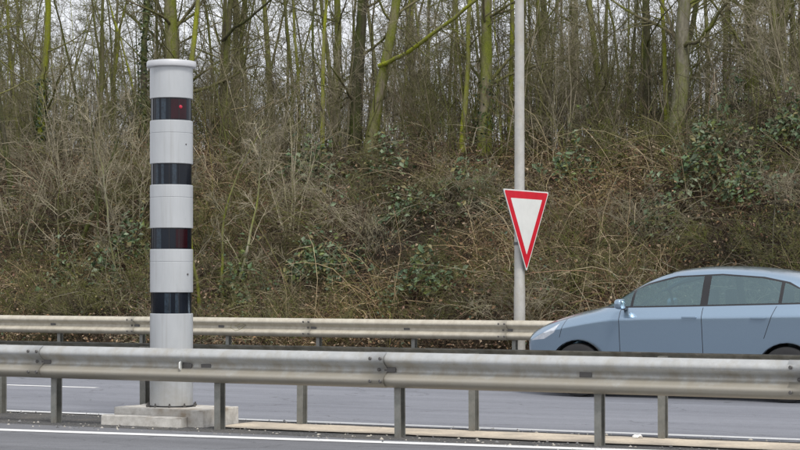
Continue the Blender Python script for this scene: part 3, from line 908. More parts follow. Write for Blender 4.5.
def spawn(P, Rr, per, t0, t1, a0, a1, length, n, up, wig, rfac, rmin, rg, taper=0.5, flat=0.0):
    N, m, _ = P.shape
    pi = np.repeat(np.arange(N), per)
    t = rg.uniform(t0, t1, len(pi))
    f = t * (m - 1); i = np.minimum(f.astype(int), m - 2); w = (f - i)[:, None]
    pos = P[pi, i] * (1 - w) + P[pi, i + 1] * w
    tan = unit(P[pi, i + 1] - P[pi, i])
    rad = Rr[pi, i] * (1 - w[:, 0]) + Rr[pi, i + 1] * w[:, 0]
    perp = unit(np.cross(tan, rg.normal(0, 1, tan.shape)))
    ang = np.radians(rg.uniform(a0, a1, len(pi)))[:, None]
    d = np.cos(ang) * tan + np.sin(ang) * perp
    d[:, 2] *= (1 - flat)
    L = length * rg.uniform(0.55, 1.25, len(pi)) * (1 - taper * t)
    Q = paths(pos, d, L, n, up, wig, rg)
    r0 = np.maximum(rad * rfac, rmin)
    r1 = np.maximum(r0 * 0.35, rmin * 0.6)
    k = np.linspace(0, 1, n)[None, :]
    return Q, r0[:, None] * (1 - k) + r1[:, None] * k
def trunk_path(h, r, lean, rg, n=16, wig=0.035, curve=None):
    s = np.array([[0.0, 0, -0.3]])
    P = paths(s, np.array([[lean[0], lean[1], 1.0]]), np.array([h + 0.3]), n, 0.02, wig, rg)
    k = np.linspace(0, 1, n)[None, :]
    Rr = r * (1 - 0.82 * k ** 0.9) + 0.35 * r * np.exp(-k * 22)
    return P, Rr
def tree_meshes(name, h, r, lean, seed, n1=18, n2=5, n3=4, n4=2, L1=2.4, low=0.12, fork=False, wig=0.035):
    rg = np.random.default_rng(seed)
    P, Rr = trunk_path(h, r, lean, rg, wig=wig)
    trunk = [tube(P, Rr, 10)]
    if fork:
        Pf, Rf = spawn(P, Rr, 1, 0.16, 0.22, 12, 18, h * 0.75, 12, 0.05, 0.03, 0.75, 0.02, rg, 0.1)
        trunk.append(tube(Pf, Rf, 8))
        Pall = [(P, Rr), (Pf, Rf)]
    else:
        Pall = [(P, Rr)]
    crown = []
    for (Pt, Rt) in Pall:
        P1, R1 = spawn(Pt, Rt, n1, low, 0.97, 35, 75, L1, 9, 0.05, 0.13, 0.30, 0.009, rg, 0.55)
        P2, R2 = spawn(P1, R1, n2, 0.15, 1.0, 25, 65, L1 * 0.42, 6, 0.03, 0.16, 0.5, 0.006, rg, 0.4)
        P3, R3 = spawn(P2, R2, n3, 0.15, 1.0, 25, 65, L1 * 0.22, 4, 0.02, 0.18, 0.5, 0.004, rg, 0.3)
        crown += [tube(P1, R1, 5), tube(P2, R2, 4), tube(P3, R3, 3)]
        if n4:
            P4, R4 = spawn(P3, R3, n4, 0.2, 1.0, 25, 60, L1 * 0.11, 3, 0.02, 0.18, 0.6, 0.003, rg, 0.2)
            crown.append(tube(P4, R4, 3))
    return mesh_np(name + '_trunk', *merge(trunk)), mesh_np(name + '_crown', *merge(crown)), (P[0], Rr[0])
def shrub_meshes(name, stems, h, seed, spread=0.45, n1=7, n2=6, n3=4, up=0.05, r=0.022, droop=0.0):
    rg = np.random.default_rng(seed)
    a = rg.uniform(0, 2 * np.pi, stems)
    tilt = rg.uniform(0.08, spread, stems) if droop == 0 else rg.uniform(0.3, 1.1, stems)
    d = np.stack([np.cos(a) * tilt, np.sin(a) * tilt, np.ones(stems)], 1)
    s = np.stack([np.cos(a) * 0.12, np.sin(a) * 0.12, np.full(stems, -0.15)], 1) * rg.uniform(0.3, 1.5, (stems, 1)) * np.array([1, 1, 0]) + np.array([0, 0, -0.15])
    L = h * rg.uniform(0.6, 1.15, stems)
    P = paths(s, d, L, 11, up - droop, 0.10, rg)
    k = np.linspace(0, 1, 11)[None, :]
    Rr = (r * rg.uniform(0.5, 1.4, stems))[:, None] * (1 - 0.75 * k)
    P1, R1 = spawn(P, Rr, n1, 0.15, 1.0, 25, 70, h * 0.36, 7, 0.03 - droop * 0.5, 0.15, 0.5, 0.005, rg, 0.4)
    P2, R2 = spawn(P1, R1, n2, 0.15, 1.0, 25, 70, h * 0.17, 4, 0.01, 0.18, 0.5, 0.0035, rg, 0.3)
    tw = [tube(P1, R1, 4), tube(P2, R2, 3)]
    if n3:
        P3, R3 = spawn(P2, R2, n3, 0.2, 1.0, 25, 70, h * 0.08, 3, 0.0, 0.18, 0.6, 0.003, rg, 0.2)
        tw.append(tube(P3, R3, 3))
    return mesh_np(name + '_stems', *tube(P, Rr, 6)), mesh_np(name + '_twigs', *merge(tw))
def leaf_cards(pos, nrm, size, rg, fold=0.25):
    """bent four-corner leaves, pos (N,3), nrm (N,3)"""
    N = len(pos)
    nrm = unit(nrm)
    a = unit(np.cross(nrm, rg.normal(0, 1, nrm.shape))); b = np.cross(nrm, a)
    s = size[:, None]
    tip = pos + a * s; base = pos - a * s
    l = pos + b * s * 0.62 + nrm * s * fold; r = pos - b * s * 0.62 + nrm * s * fold
    V = np.stack([base, r, tip, l], 1).reshape(-1, 3)
    i = np.arange(N)[:, None] * 4
    Ft = np.concatenate([i + np.array([[0, 1, 2]]), i + np.array([[0, 2, 3]])], 0)
    return V, Ft
def pick_tints(pal, n, rg, rep):
    pal = np.array(pal); c = pal[rg.integers(0, len(pal), n)] * rg.uniform(0.7, 1.3, (n, 1))
    c = np.concatenate([c, np.ones((n, 1))], 1)
    return np.repeat(c, rep, 0)

# ------------------------------------------------------------------ trees at the top of the bank that stand out in the photograph
def place(name, mt, mc, u, v, rz=0.0, sc=1.0, trunkmat=None, crownmat=None, pn=('trunk', 'crown'), sink=0.0):
    root = empty(name, uv(u, v, gz(u, v) - sink), rz)
    root.scale = (sc, sc, sc)
    for nm, me, mat in ((pn[0], mt, trunkmat), (pn[1], mc, crownmat)):
        o = bpy.data.objects.new(nm, me)
        if len(me.materials) == 0: me.materials.append(mat)
        link(o, root)
        if nm in ('twigs', 'crown'): o['kind'] = 'stuff'
        if me.materials[0] is not mat:
            o.material_slots[0].link = 'OBJECT'; o.material_slots[0].material = mat
    return root
def ivy_on_trunk(root, tp, z0, z1, dens, seed, spread=0.10):
    rg = np.random.default_rng(seed)
    P, Rr = tp
    n = int(dens * (z1 - z0))
    z = rg.uniform(z0, z1, n)
    x = np.interp(z, P[:, 2], P[:, 0]); y = np.interp(z, P[:, 2], P[:, 1]); r = np.interp(z, P[:, 2], Rr)
    a = rg.uniform(0, 2 * np.pi, n)
    rr = r + rg.gamma(1.5, spread * 0.4, n)
    nr = np.stack([np.cos(a), np.sin(a), rg.normal(0.2, 0.5, n)], 1)
    pos = np.stack([x + rr * np.cos(a), y + rr * np.sin(a), z], 1)
    V, Ft = leaf_cards(pos, nr, rg.uniform(0.025, 0.055, n), rg)
    tint = pick_tints([(0.035, 0.06, 0.018), (0.05, 0.085, 0.02), (0.03, 0.05, 0.02), (0.09, 0.11, 0.03)], n, rg, 4)
    obj('ivy', mesh_np('ivy', V, Ft, False, tint), M['ivy'], root)
BB = {}
def feature(x, v, xtop, h, r_px, mat, crown, label, seed, **kw):
    """x at the base and xtop at the top edge of the photograph give the lean; r_px is the trunk's width in pixels"""
    ivy = kw.pop('ivy', None); limb = kw.pop('limb', None)
    u = px_u(x, v); s = scale_at(x, v)
    ztop = CAM_H + HORIZON / s - gz(u, v)
    lean = (xtop - x) / s / max(ztop, 1.5)
    mt, mc, tp = tree_meshes('tree', h, r_px / 2 / s * 1.0, (lean, kw.pop('leany', 0.0)), seed, **kw)
    root = place('bare_tree', mt, mc, u, v, 0, 1, mat, crown)
    tag(root, label, 'tree', 'bare trees of the woodland on the bank')
    if ivy: ivy_on_trunk(root, tp, *ivy, seed + 1)
    if limb:    # list of photo points followed at the tree's own distance, bending slightly forwards
        base = uv(u, v, gz(u, v))
        pts = []
        for k, (lx, ly) in enumerate(limb[0]):
            vv = v - 0.12 * k
            pts.append(tuple(uv(px_u(lx, vv), vv, px_z(lx, ly, vv)) - base))
        pts = np.array(pts)
        t = np.linspace(0, 1, len(pts)); tt = np.linspace(0, 1, 14)
        Pl = np.stack([np.interp(tt, t, pts[:, k]) for k in range(3)], 1)[None]
        Pl = Pl + np.random.default_rng(seed).normal(0, 0.012, Pl.shape)
        Rl = np.linspace(limb[1], limb[1] * 0.6, 14)[None]
        rg = np.random.default_rng(seed + 9)
        P2, R2 = spawn(Pl, Rl, 16, 0.2, 1.0, 40, 80, 1.1, 6, 0.06, 0.14, 0.35, 0.007, rg)
        P3, R3 = spawn(P2, R2, 6, 0.2, 1.0, 25, 60, 0.5, 4, 0.02, 0.16, 0.5, 0.004, rg)
        lo = obj('limb', mesh_np('limb', *tube(Pl, Rl, 8)), limb[2], root)
        tag(obj('twigs', mesh_np('limb_twigs', *merge([tube(P2, R2, 4), tube(P3, R3, 3)])), M['twig'], lo), kind='stuff')
    return root
feature(40, 36.6, 47, 10, 9, M['bark_bright'], M['twig'], 'bare tree with a bright yellow moss patch above its dark ivy-clad foot', 101, ivy=(0.0, 2.2, 260))
feature(142, 36.4, 144, 11, 8, M['bark_dark'], M['twig'], 'slim bare tree with a dark green mossy trunk beside the camera column', 102, ivy=(0.0, 5.5, 130))
feature(172, 36.9, 171, 13, 17, M['bark_moss'], M['twig'], 'stout pale green trunk rising straight behind the camera column cap', 103)
feature(187, 36.2, 190, 11, 7, M['bark_bright'], M['twig'], 'slender yellow-green mossy trunk beside the stout trunk behind the column', 104)
feature(322, 37.0, 324, 10, 5, M['bark_bright'], M['twig'], 'thin upright sapling with bright yellow-green bark between the trunks', 105, n1=14)
feature(355, 36.8, 357, 12, 14, M['bark_dark'], M['twig'], 'thick dull brown trunk standing close beside the leaning forked trunk', 106)
feature(366, 36.3, 390, 12, 13, M['bark_moss'], M['twig'], 'leaning mossy trunk with one long mossy limb reaching out sideways', 107,
        limb=([(379, 66), (392, 61), (410, 50), (440, 28), (470, 5), (495, -14)], 0.055, M['bark_bright']))
feature(462, 36.4, 464, 11, 6, M['bark_bright'], M['twig'], 'slim yellow-green mossy trunk left of the scarred mossy trunk', 108, n1=16)
feature(484, 36.2, 487, 12, 14, M['bark_moss'], M['twig'], 'stout mossy trunk with dark ivy patches beside the lamp post', 109, ivy=(0.2, 1.6, 130))
feature(510, 36.8, 511, 11, 6, M['bark_bright'], M['twig'], 'slim bright mossy trunk close behind the lamp post', 110)
feature(646, 37.2, 649, 11, 9, M['bark_dark'], M['twig'], 'dark slim trunk left of the thick grey trunk above the car', 111)
feature(666, 36.6, 668, 11, 5, M['bark_bright'], M['twig'], 'thin trunk with yellow moss touching the thick grey trunk above the car', 112, n1=12)
feature(676, 36.0, 682, 13, 17, M['bark_pale'], M['twig'], 'thick pale grey trunk on the crest of the bank above the car', 113,
        limb=([(684, 46), (700, 40), (712, 24), (728, 0), (740, -20)], 0.045, M['bark_moss']))
feature(752, 37.8, 752, 12, 15, M['bark'], M['twig'], 'stout brown trunk with dense twigs near the ivy bushes', 114)
feature(764, 37.0, 778, 11, 9, M['bark'], M['twig'], 'slanting brown trunk next to the stout brown trunk', 115)
feature(14, 34.2, -6, 8, 7, M['bark_dark'], M['twig'], 'short dark slanting trunk growing out of the bank slope', 116, n1=14)
feature(225, 37.5, 222, 11, 8, M['bark'], M['twig'], 'brown bare tree whose low bough arches over the camera column', 117,
        limb=([(222, 40), (235, 27), (250, 18), (262, 8), (275, -6)], 0.04, M['bark_dark']))
feature(603, 38.0, 600, 11, 8, M['bark_moss'], M['twig'], 'mossy bare tree between the yield sign and the dark slim trunk', 118)

# ------------------------------------------------------------------ other trees and shrubs: prototypes and copies
rnd = random.Random(77)
talls = [tree_meshes('tall_tree', rnd.uniform(10, 13), rnd.uniform(0.08, 0.125), (rnd.uniform(-.06, .06), rnd.uniform(-.06, .06)), 200 + k, fork=(k % 3 == 1), low=0.10)[:2] for k in range(5)]
slims = [tree_meshes('slim_tree', rnd.uniform(8, 11), rnd.uniform(0.03, 0.055), (rnd.uniform(-.10, .10), rnd.uniform(-.08, .08)), 300 + k, n1=15, n2=5, n3=5, n4=2, L1=1.6, low=0.08, wig=0.06)[:2] for k in range(6)]
shrubs = [shrub_meshes('shrub', 9, rnd.uniform(3.0, 4.2), 400 + k) for k in range(6)]
lows = [shrub_meshes('low_shrub', 15, rnd.uniform(1.2, 1.7), 500 + k, n1=6, n2=5, n3=1, r=0.012, droop=0.12) for k in range(5)]
def u_limits(v, x0=-60, x1=860): return px_u(x0, v), px_u(x1, v)
def scatter(n, v0, v1, mind, rg, power=1.0):
    pts = []; tries = 0
    while len(pts) < n and tries < n * 60:
        tries += 1
        v = v0 + (v1 - v0) * rg.random() ** power
        a, b = u_limits(v); u = rg.uniform(a, b)
        if all((u - p[0]) ** 2 + (v - p[1]) ** 2 > mind * mind for p in pts): pts.append((u, v))
    return pts
BARKS = [('bark', 'grey-brown'), ('bark_moss', 'moss-green'), ('bark_dark', 'dark'), ('bark', 'grey-brown'), ('bark_moss', 'moss-green'), ('bark_bright', 'yellow-green')]
for u, v in scatter(20, 39, 58, 1.7, rnd):
    k = rnd.randrange(len(talls)); b, word = rnd.choice(BARKS)
    o = place('bare_tree', *talls[k], u, v, rnd.uniform(0, 6.28), rnd.uniform(0.85, 1.15), M[b], M['twig'])
    tag(o, 'tall bare tree with a thick %s trunk, deep in the woodland' % word, 'tree', 'thick %s trunks deep in the woodland' % word)
for u, v in scatter(130, 36.3, 60, 0.65, rnd):
    k = rnd.randrange(len(slims)); b, word = rnd.choice(BARKS)
    o = place('slender_tree', *slims[k], u, v, rnd.uniform(0, 6.28), rnd.uniform(0.8, 1.2), M[b], M['twig'])
    tag(o, 'slender bare tree with a thin %s trunk among thicker trees' % word, 'tree', 'slender %s trees among the trunks' % word)
for u, v in scatter(54, 36.2, 48, 0.95, rnd, 1.2):
    k = rnd.randrange(len(shrubs)); b, word = rnd.choice([('bark', 'grey-brown'), ('bark_moss', 'moss-green'), ('twig_pale', 'pale')])
    o = place('bare_shrub', *shrubs[k], u, v, rnd.uniform(0, 6.28), rnd.uniform(0.6, 0.95), M[b], M['twig_pale'] if word == 'pale' else M['twig'], ('stem', 'twigs'))
    tag(o, 'bare many-stemmed shrub with %s stems in the thicket on the crest' % word, 'shrub', '%s shrubs along the crest' % word)
for u, v in scatter(95, BANK0 + 0.7, 36.5, 0.6, rnd):
    k = rnd.randrange(len(lows)); b, word = rnd.choice([('bark', 'grey-brown'), ('bark_dark', 'dark'), ('bark', 'grey-brown'), ('bark_dark', 'dark'), ('twig_pale', 'pale')])
    o = place('low_shrub', *lows[k], u, v, rnd.uniform(0, 6.28), rnd.uniform(0.55, 1.05), M[b], M['twig_pale'] if word == 'pale' else M['bark'] if word == 'dark' else M['twig'], ('stem', 'twigs'))
    tag(o, 'low tangled shrub with %s arching stems on the bank slope' % word, 'shrub', 'low %s shrubs on the slope' % word)
pale = [shrub_meshes('pale_shrub', 8, 3.2, 450 + k, n1=8, n2=4, n3=0, r=0.016) for k in range(3)]
for k, (x, y, w) in enumerate(((20, 250, 'at the foot of the short dark slanting trunk'), (66, 215, 'below the tree with the yellow moss patch'), (112, 205, 'below the slim dark mossy tree'), (128, 250, 'beside the camera column'),
                               (262, 195, 'on the upper slope beside the brown bare tree'), (290, 240, 'above the pale crooked sapling'), (560, 165, 'on the upper slope behind the yield sign'))):
    u, v = bank_hit(x, y)
    o = place('bare_shrub', *pale[k % 3], u, v, k * 1.3, 0.8 + 0.07 * (k % 4), M['twig_pale'], M['twig_pale'], ('stem', 'twigs'))
    tag(o, 'pale bare shrub with long thin stems %s' % w, 'shrub', 'pale bare shrubs on the slope')
# saplings and shrubs on the slope that can be told apart
def slope_sapling(x, y, h, lean, mat, label, seed, sc=1.0, n1=10):
    u, v = bank_hit(x, y)
    mt, mc, _ = tree_meshes('sapling', h, 0.035 * sc, (lean, 0), seed, n1=n1, n2=5, n3=4, n4=0, L1=0.9, low=0.2, wig=0.09)
    o = place('sapling', mt, mc, u, v, 0, 1, mat, M['twig_pale'])
    tag(o, label, 'sapling', 'saplings on the slope')
slope_sapling(232, 305, 3.4, 0.10, M['bark_pale'], 'pale crooked sapling with light bark rising from the slope beside the column', 601, 1.1)
slope_sapling(224, 300, 3.6, -0.10, M['bark_moss'], 'mossy thin sapling close to the pale crooked sapling', 602)
slope_sapling(199, 308, 3.8, 0.02, M['bark_bright'], 'green mossy sapling hugging the edge of the camera column', 603, 1.1)
slope_sapling(80, 258, 3.6, 0.12, M['bark_dark'], 'dark knotty sapling with mossy elbow on the slope', 604, 1.7)
slope_sapling(100, 262, 3.0, -0.12, M['bark_dark'], 'dark thin sapling beside the dark knotty sapling', 605, 1.0)
slope_sapling(55, 285, 2.2, 0.05, M['bark_moss'], 'short mossy sapling below the dark knotty sapling', 606, 0.8)
slope_sapling(120, 285, 3.2, -0.15, M['bark_pale'], 'pale leaning sapling with spreading light twigs left of the column', 607, 0.9, 14)

# ------------------------------------------------------------------ ground cover on the bank (stuff)
rg = np.random.default_rng(11)
def bank_points(n, v0, v1, power=1.0, x0=-80, x1=880):
    v = v0 + (v1 - v0) * rg.random(n) ** power
    x = rg.uniform(x0, x1, n)
    s = F_PX * CT / v * (1 + math.tan(TH) / F_PX * (x - 400))
    u = (x - 400) / s * CT - F_PX / s * ST
    return u, v
def world(u, v, z): return np.stack([u * CT + v * ST, -u * ST + v * CT, z], 1)
def clump(u, v, f=1.0): return np.sin(u * 1.1 * f + 0.7) * np.sin(v * 1.7 * f + 1.9) + 0.6 * np.sin(u * 2.9 * f + v * 2.1 * f)
def species(u, v, tint, rep_):
    # neighbouring plants differ: olive, straw, russet and nearly black patches
    a = np.sin(u * 0.9 + 1.7 * np.sin(v * 0.8)) + np.sin(v * 1.5 + 1.3 * np.sin(u * 0.7 + 2)) + 0.7 * np.sin(u * 2.3 + v * 1.9)
    b = np.sin(u * 0.63 + 4 + np.sin(v * 1.1)) + 0.8 * np.sin(u * 1.57 - v * 1.2)
    f = np.clip(0.80 + 0.34 * a + rg.normal(0, 0.12, len(u)), 0.20, 1.40)
    k = np.stack([f * (1.02 + 0.06 * b), f, f * (0.93 - 0.08 * b)], 1)
    out = tint.copy(); out[:, :3] *= np.repeat(k, rep_, 0)
    return out
def heap(u, v):
    return np.clip(0.75 + 0.55 * (np.sin(u * 1.25 + 0.9 * np.sin(v * 1.3)) * np.sin(v * 1.6 + 0.5) + 0.5 * np.sin(u * 2.6 + v * 2.2 + 1)), 0.12, 1.6)
# bramble canes
N = 11000
u, v = bank_points(N, BANK0 + 0.05, 37.5, 0.9)
st = world(u, v, ground(u, v) - 0.03)
a = rg.uniform(0, 2 * np.pi, N)
tilt = rg.uniform(0.2, 1.8, N)
d = np.stack([np.cos(a) * tilt, np.sin(a) * tilt, np.ones(N)], 1)
L = rg.gamma(4, 0.26, N).clip(0.3, 2.2) * heap(u, v) * 1.15 * np.clip((v - BANK0) / 1.6 + 0.25, 0.25, 1)
Pc = [st]; dd = unit(d)
for k in range(6):
    Pc.append(Pc[-1] + dd * (L / 6)[:, None])
    dd = unit(dd + rg.normal(0, 0.16, dd.shape) + np.array([0, 0, -0.22]))
Pc = np.stack(Pc, 1)
rad = rg.uniform(0.0032, 0.0085, N)[:, None] * np.linspace(1, 0.5, 7)[None]
V, Fq = tube(Pc, rad, 3)
PAL_CANE = [(0.17, 0.13, 0.085), (0.29, 0.235, 0.16), (0.10, 0.068, 0.046), (0.16, 0.155, 0.055), (0.44, 0.375, 0.27), (0.20, 0.125, 0.085), (0.07, 0.055, 0.035), (0.36, 0.31, 0.20)]
tint = species(u, v, pick_tints(PAL_CANE, N, rg, 21), 21)
tag(obj('bramble_canes', mesh_np('bramble_canes', V, Fq, True, tint), M['tinted']), 'tangle of bare arching bramble canes over the bank', 'brambles', kind='stuff')
# loose twiggy tangle
N = 34000
u, v = bank_points(N, BANK0, 38.5, 1.0)
keep = rg.random(N) < np.clip(heap(u, v), 0.15, 1); u, v = u[keep], v[keep]; N = len(u)
st = world(u, v, ground(u, v) + rg.gamma(1.3, 0.19, N) * heap(u, v))
d = rg.normal(0, 1, (N, 3)) * np.array([1, 1, 0.55]) + np.array([0, 0, 0.15])
Pt = paths(st, d, rg.uniform(0.12, 0.6, N), 4, 0.0, 0.2, rg)
V, Fq = tube(Pt, rg.uniform(0.0022, 0.0055, N)[:, None] * np.linspace(1, 0.6, 4)[None], 3)
tint = species(u, v, pick_tints(PAL_CANE + [(0.38, 0.32, 0.22), (0.06, 0.045, 0.03)], N, rg, 12), 12)
tag(obj('twig_tangle', mesh_np('twig_tangle', V, Fq, True, tint), M['tinted']), 'tangle of dead twigs lying over the bank', 'dead twigs', kind='stuff')
# thin upright whips crowding the crest
N = 1150
u, v = bank_points(N, 34.8, 45, 1.1)
st = world(u, v, ground(u, v) - 0.05)
d = rg.normal(0, 0.16, (N, 3)); d[:, 2] = 1
Lw = rg.uniform(0.9, 4.2, N) * np.clip((v - 34) / 2.5, 0.35, 1)
Pw = paths(st, d, Lw, 8, 0.02, 0.07, rg)
Rw = rg.uniform(0.006, 0.015, N)[:, None] * np.linspace(1, 0.35, 8)[None]
Pb, Rb = spawn(Pw, Rw, 8, 0.2, 1.0, 25, 65, 0.75, 4, 0.04, 0.15, 0.5, 0.0035, rg, 0.5)
Pb2, Rb2 = spawn(Pb, Rb, 2, 0.2, 1.0, 25, 65, 0.3, 3, 0.02, 0.15, 0.6, 0.003, rg, 0.3)
V, Fq = merge([tube(Pw, Rw, 4), tube(Pb, Rb, 3), tube(Pb2, Rb2, 3)])
PW = [(0.11, 0.095, 0.058), (0.19, 0.165, 0.11), (0.12, 0.13, 0.035), (0.06, 0.05, 0.034), (0.31, 0.27, 0.19), (0.13, 0.135, 0.04)]
cw = pick_tints(PW, N, rg, 1)
tint = np.concatenate([np.repeat(cw, 32, 0), np.repeat(np.repeat(cw, 8, 0), 12, 0), np.repeat(np.repeat(cw, 16, 0), 9, 0)])
tag(obj('thicket', mesh_np('thicket', V, Fq, True, tint), M['tinted']), 'thicket of thin bare shoots crowding the crest of the bank', 'thicket', kind='stuff')
# dead grass
N = 26000
u, v = bank_points(N, 27.6, 38, 1.2)
keep = (clump(u, v, 0.6) + rg.normal(0, 0.5, N)) > -0.2
u, v = u[keep], v[keep]; N = len(u)
st = world(u, v, ground(u, v) - 0.02)
d = rg.normal(0, 0.55, (N, 3)); d[:, 2] = 1
Lg = rg.uniform(0.12, 0.45, N) * np.where(v < BANK0, 0.35, 1.0)
P4 = paths(st, d, Lg, 4, -0.32, 0.1, rg)
side_ = unit(np.cross(d, rg.normal(0, 1, d.shape))) * rg.uniform(0.003, 0.007, N)[:, None]
w = np.array([1, 0.9, 0.65, 0.15])[None, :, None]
Vg = np.stack([P4 - side_[:, None, :] * w, P4 + side_[:, None, :] * w], 2).reshape(-1, 3)
b = (np.arange(N) * 8)[:, None, None] + (np.arange(3) * 2)[None, :, None] + np.array([0, 1, 3, 2])[None, None, :]
tint = pick_tints([(0.30, 0.25, 0.13), (0.38, 0.31, 0.19), (0.20, 0.19, 0.07), (0.14, 0.15, 0.05), (0.25, 0.19, 0.12)], N, rg, 8)
tint = species(u, v, tint, 8)
tag(obj('dry_grass', mesh_np('dry_grass', Vg, b.reshape(-1, 4), True, tint), M['tinted']), 'dry straw-coloured grass on the bank', 'grass', kind='stuff')
# leaf litter
N = 42000
u, v = bank_points(N, BANK0, 48, 1.3)
pos = world(u, v, ground(u, v) + rg.gamma(1.0, 0.13, N))
nr = rg.normal(0, 0.6, (N, 3)) + np.array([0, 0, 1])
V, Ft = leaf_cards(pos, nr, rg.uniform(0.02, 0.05, N), rg, 0.35)
tint = pick_tints([(0.20, 0.12, 0.07), (0.28, 0.18, 0.10), (0.13, 0.08, 0.05), (0.34, 0.24, 0.15), (0.22, 0.15, 0.11), (0.40, 0.31, 0.22)], N, rg, 4)
tag(obj('leaf_litter', mesh_np('leaf_litter', V, Ft, False, tint), M['tinted']), 'brown fallen leaves strewn over the bank', 'fallen leaves', kind='stuff')
# scattered bramble leaves that stayed green or turned
N = 9000
u, v = bank_points(N, BANK0, 37.5, 1.0)
keep = (clump(u + 3, v, 0.8) + rg.normal(0, 0.5, N)) > 0.25
u, v = u[keep], v[keep]; N = len(u)
pos = world(u, v, ground(u, v) + rg.uniform(0.05, 0.75, N))
V, Ft = leaf_cards(pos, rg.normal(0, 0.6, (N, 3)) + np.array([0, -0.4, 0.8]), rg.uniform(0.02, 0.045, N), rg)
tint = pick_tints([(0.06, 0.10, 0.04), (0.08, 0.11, 0.05), (0.16, 0.15, 0.05), (0.22, 0.12, 0.08), (0.05, 0.085, 0.05)], N, rg, 4)
tag(obj('bramble_leaves', mesh_np('bramble_leaves', V, Ft, False, tint), M['ivy']), 'scattered green and russet bramble leaves on the canes', 'bramble leaves', kind='stuff')

# ivy and bramble patches, each a thing of its own
def ivy_patch(x, y, wpx, hpx, n, label, seed):
    r2 = np.random.default_rng(seed)
    u0, v0 = bank_hit(x, y)
    s = scale_at(x, v0)
    root = empty('ivy_patch', uv(u0, v0, gz(u0, v0)), ROADROT)
    tag(root, label, 'ivy', 'evergreen ivy patches on the bank')
    du = r2.normal(0, wpx / s * 0.42, n)
    dv = r2.normal(0, max(0.25, hpx / s * 0.45), n)
    zz = ground(u0 + du, v0 + dv) - gz(u0, v0) + 0.34 + r2.gamma(2.5, 0.15, n) * np.exp(-(du / (wpx / s * 0.4)) ** 2)
    pos = np.stack([du, dv, zz], 1)
    # leaves sit in small sprays
    pos = np.repeat(pos[: n // 5], 5, 0) + r2.normal(0, 0.07, (n // 5 * 5, 3))
    V, Ft = leaf_cards(pos, r2.normal(0, 0.55, (len(pos), 3)) + np.array([-0.1, -0.5, 0.8]), r2.gamma(6, 0.008, len(pos)).clip(0.02, 0.085), r2)
    tint = pick_tints([(0.075, 0.125, 0.055), (0.10, 0.155, 0.075), (0.05, 0.085, 0.04), (0.16, 0.20, 0.12), (0.10, 0.13, 0.03), (0.17, 0.15, 0.06)], len(pos), r2, 4)
    tag(obj('foliage', mesh_np('foliage', V, Ft, False, tint), M['ivy'], root), kind='stuff')
    m = max(10, n // 40)
    st = pos[r2.integers(0, len(pos), m)] * np.array([1, 1, 0]); st[:, 2] = ground(u0 + st[:, 0], v0 + st[:, 1]) - gz(u0, v0) - 0.03
    Ps = paths(st, r2.normal(0, 0.6, (m, 3)) + np.array([0, 0, 1]), r2.uniform(0.25, 0.6, m), 5, -0.1, 0.2, r2)
    V, Fq = tube(Ps, np.full((m, 5), 0.006), 4)
    tag(obj('stems', mesh_np('stems', V, Fq), M['bark_moss'], root), kind='stuff')
for k, (x, y, w, h, n, lab) in enumerate([
    (345, 158, 46, 14, 420, 'dark green ivy patch below the leaning forked trunk at the crest'),
    (308, 190, 40, 22, 380, 'spreading ivy patch on the slope below the crest between column and sign'),
    (318, 292, 60, 22, 520, 'grey-green ivy patch above the beige guardrail right of the pale sapling'),
    (404, 232, 36, 22, 170, 'thin ivy patch in the middle of the slope'),
    (462, 214, 50, 26, 220, 'loose ivy sprays on the slope left of the yield sign'),
    (422, 308, 46, 12, 260, 'low ivy patch touching the beige guardrail left of the lamp post'),
    (128, 272, 40, 24, 300, 'bright green ivy sprays beside the dark knotty sapling'),
    (62, 297, 14, 8, 110, 'small bright green tuft of leaves just above the beige guardrail'),
    (98, 300, 22, 14, 130, 'grey-leaved ivy tuft above the beige guardrail left of the column'),
    (678, 132, 34, 8, 200, 'small ivy patch at the foot of the thick pale grey trunk'),
    (742, 138, 62, 26, 720, 'large pale green ivy bush on the crest above the car'),
    (792, 152, 40, 16, 320, 'ivy bush on the crest right of the large pale green one'),
    (702, 196, 40, 18, 330, 'ivy patch on the upper slope below the large pale green bush'),
    (748, 208, 40, 16, 260, 'ivy patch draped down the slope above the car roof'),
    (660, 236, 26, 14, 120, 'small ivy sprig on the slope above the car bonnet'),
    (575, 190, 40, 12, 140, 'thin ivy sprays on the slope right of the yield sign'),
    (770, 125, 44, 10, 300, 'ivy sprays under the slanting brown trunk'),
    (715, 160, 50, 14, 300, 'ivy trailing below the large pale green bush on the crest'),
    (385, 182, 40, 14, 180, 'thin green sprays on the upper slope below the long mossy limb'),
    (240, 306, 26, 8, 150, 'ivy tuft at the foot of the pale crooked sapling'),
]):
    ivy_patch(x, y, w, h, int(n * 1.7), lab, 700 + k)

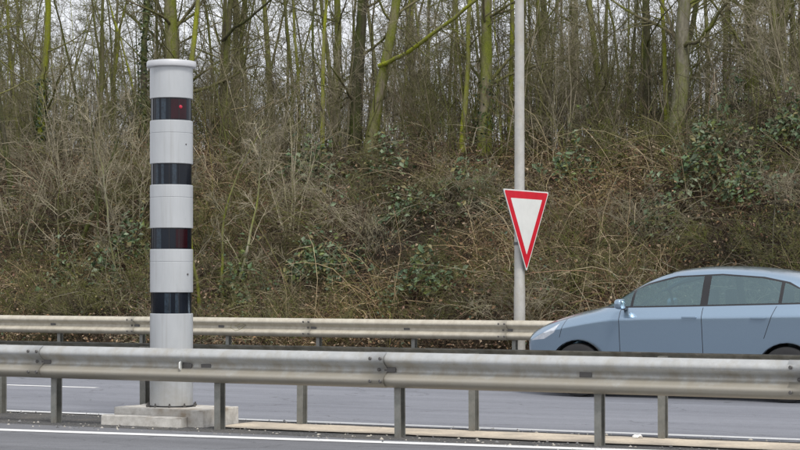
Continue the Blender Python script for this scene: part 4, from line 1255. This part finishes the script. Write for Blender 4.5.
# ------------------------------------------------------------------ the wood farther back, one mass
parts_ = []
far_rg = random.Random(9)
cheap = []
for k in range(5):
    r3 = np.random.default_rng(900 + k)
    P, Rr = trunk_path(r3.uniform(10, 15), r3.uniform(0.05, 0.14), (r3.uniform(-.06, .06), 0), r3, 12)
    P1, R1 = spawn(P, Rr, 20, 0.06, 0.97, 30, 70, 2.2, 6, 0.06, 0.12, 0.4, 0.014, r3)
    P2, R2 = spawn(P1, R1, 5, 0.15, 1.0, 25, 65, 1.0, 4, 0.03, 0.16, 0.5, 0.008, r3)
    P3, R3 = spawn(P2, R2, 4, 0.15, 1.0, 25, 65, 0.5, 3, 0.02, 0.16, 0.6, 0.006, r3)
    cheap.append(merge([tube(P, Rr, 6), tube(P1, R1, 3), tube(P2, R2, 3), tube(P3, R3, 3)]))
for u, v in scatter(34, 58, 100, 2.0, far_rg, 0.8):
    V, Fq = cheap[far_rg.randrange(5)]
    a = far_rg.uniform(0, 6.28); s = far_rg.uniform(0.8, 1.2)
    Rm = np.array([[math.cos(a), -math.sin(a), 0], [math.sin(a), math.cos(a), 0], [0, 0, 1]]) * s
    parts_.append((V @ Rm.T + np.array(uv(u, v, gz(u, v))), Fq))
V, Fq = merge(parts_)
tag(obj('woodland', mesh_np('woodland', V, Fq), M['bark']), 'mass of bare trees deep in the wood behind the bank', 'woodland', kind='stuff')

# ------------------------------------------------------------------ small things on the median
N = 2600
u = rg.uniform(-16, 12, N); v = np.where(rg.random(N) < 0.6, rg.uniform(14.35, 15.1, N), rg.uniform(15.7, 16.15, N))
pos = world(u, v, np.zeros(N))
base = np.array([(1, 0, 0), (0, 1, 0), (-1, 0, 0), (0, -1, 0), (0, 0, 0.8), (0, 0, -0.6)])
Vs = pos[:, None, :] + (base[None] * rg.uniform(0.6, 1.3, (N, 6, 1))) * rg.gamma(2.5, 0.0032, N)[:, None, None].clip(0.003, 0.02)
tr = np.array([(0, 1, 4), (1, 2, 4), (2, 3, 4), (3, 0, 4), (1, 0, 5), (2, 1, 5), (3, 2, 5), (0, 3, 5)])
Ft = (np.arange(N) * 6)[:, None, None] + tr[None]
tint = pick_tints([(0.2, 0.2, 0.2), (0.35, 0.33, 0.30), (0.12, 0.12, 0.12), (0.45, 0.42, 0.36)], N, rg, 6)
tag(obj('gravel', mesh_np('gravel', Vs.reshape(-1, 3), Ft.reshape(-1, 3), False, tint), M['tinted']), 'loose grey stones along the foot of the median barrier', 'gravel', kind='stuff')
u_l = px_u(637, 15.7); rl = random.Random(4)
bm = bmesh.new(); bmesh.ops.create_icosphere(bm, subdivisions=2, radius=1)
for v_ in bm.verts:
    k = rl.uniform(0.55, 1.1); v_.co = Vector((v_.co.x * 0.055 * k, v_.co.y * 0.04 * k, max(-0.2, v_.co.z) * 0.032 * k))
tag(obj('paper_scrap', bm_mesh('paper_scrap', bm), M['paper'], None, uv(u_l, 15.7, 0.014)), 'crumpled white paper scrap lying on the median strip', 'litter')
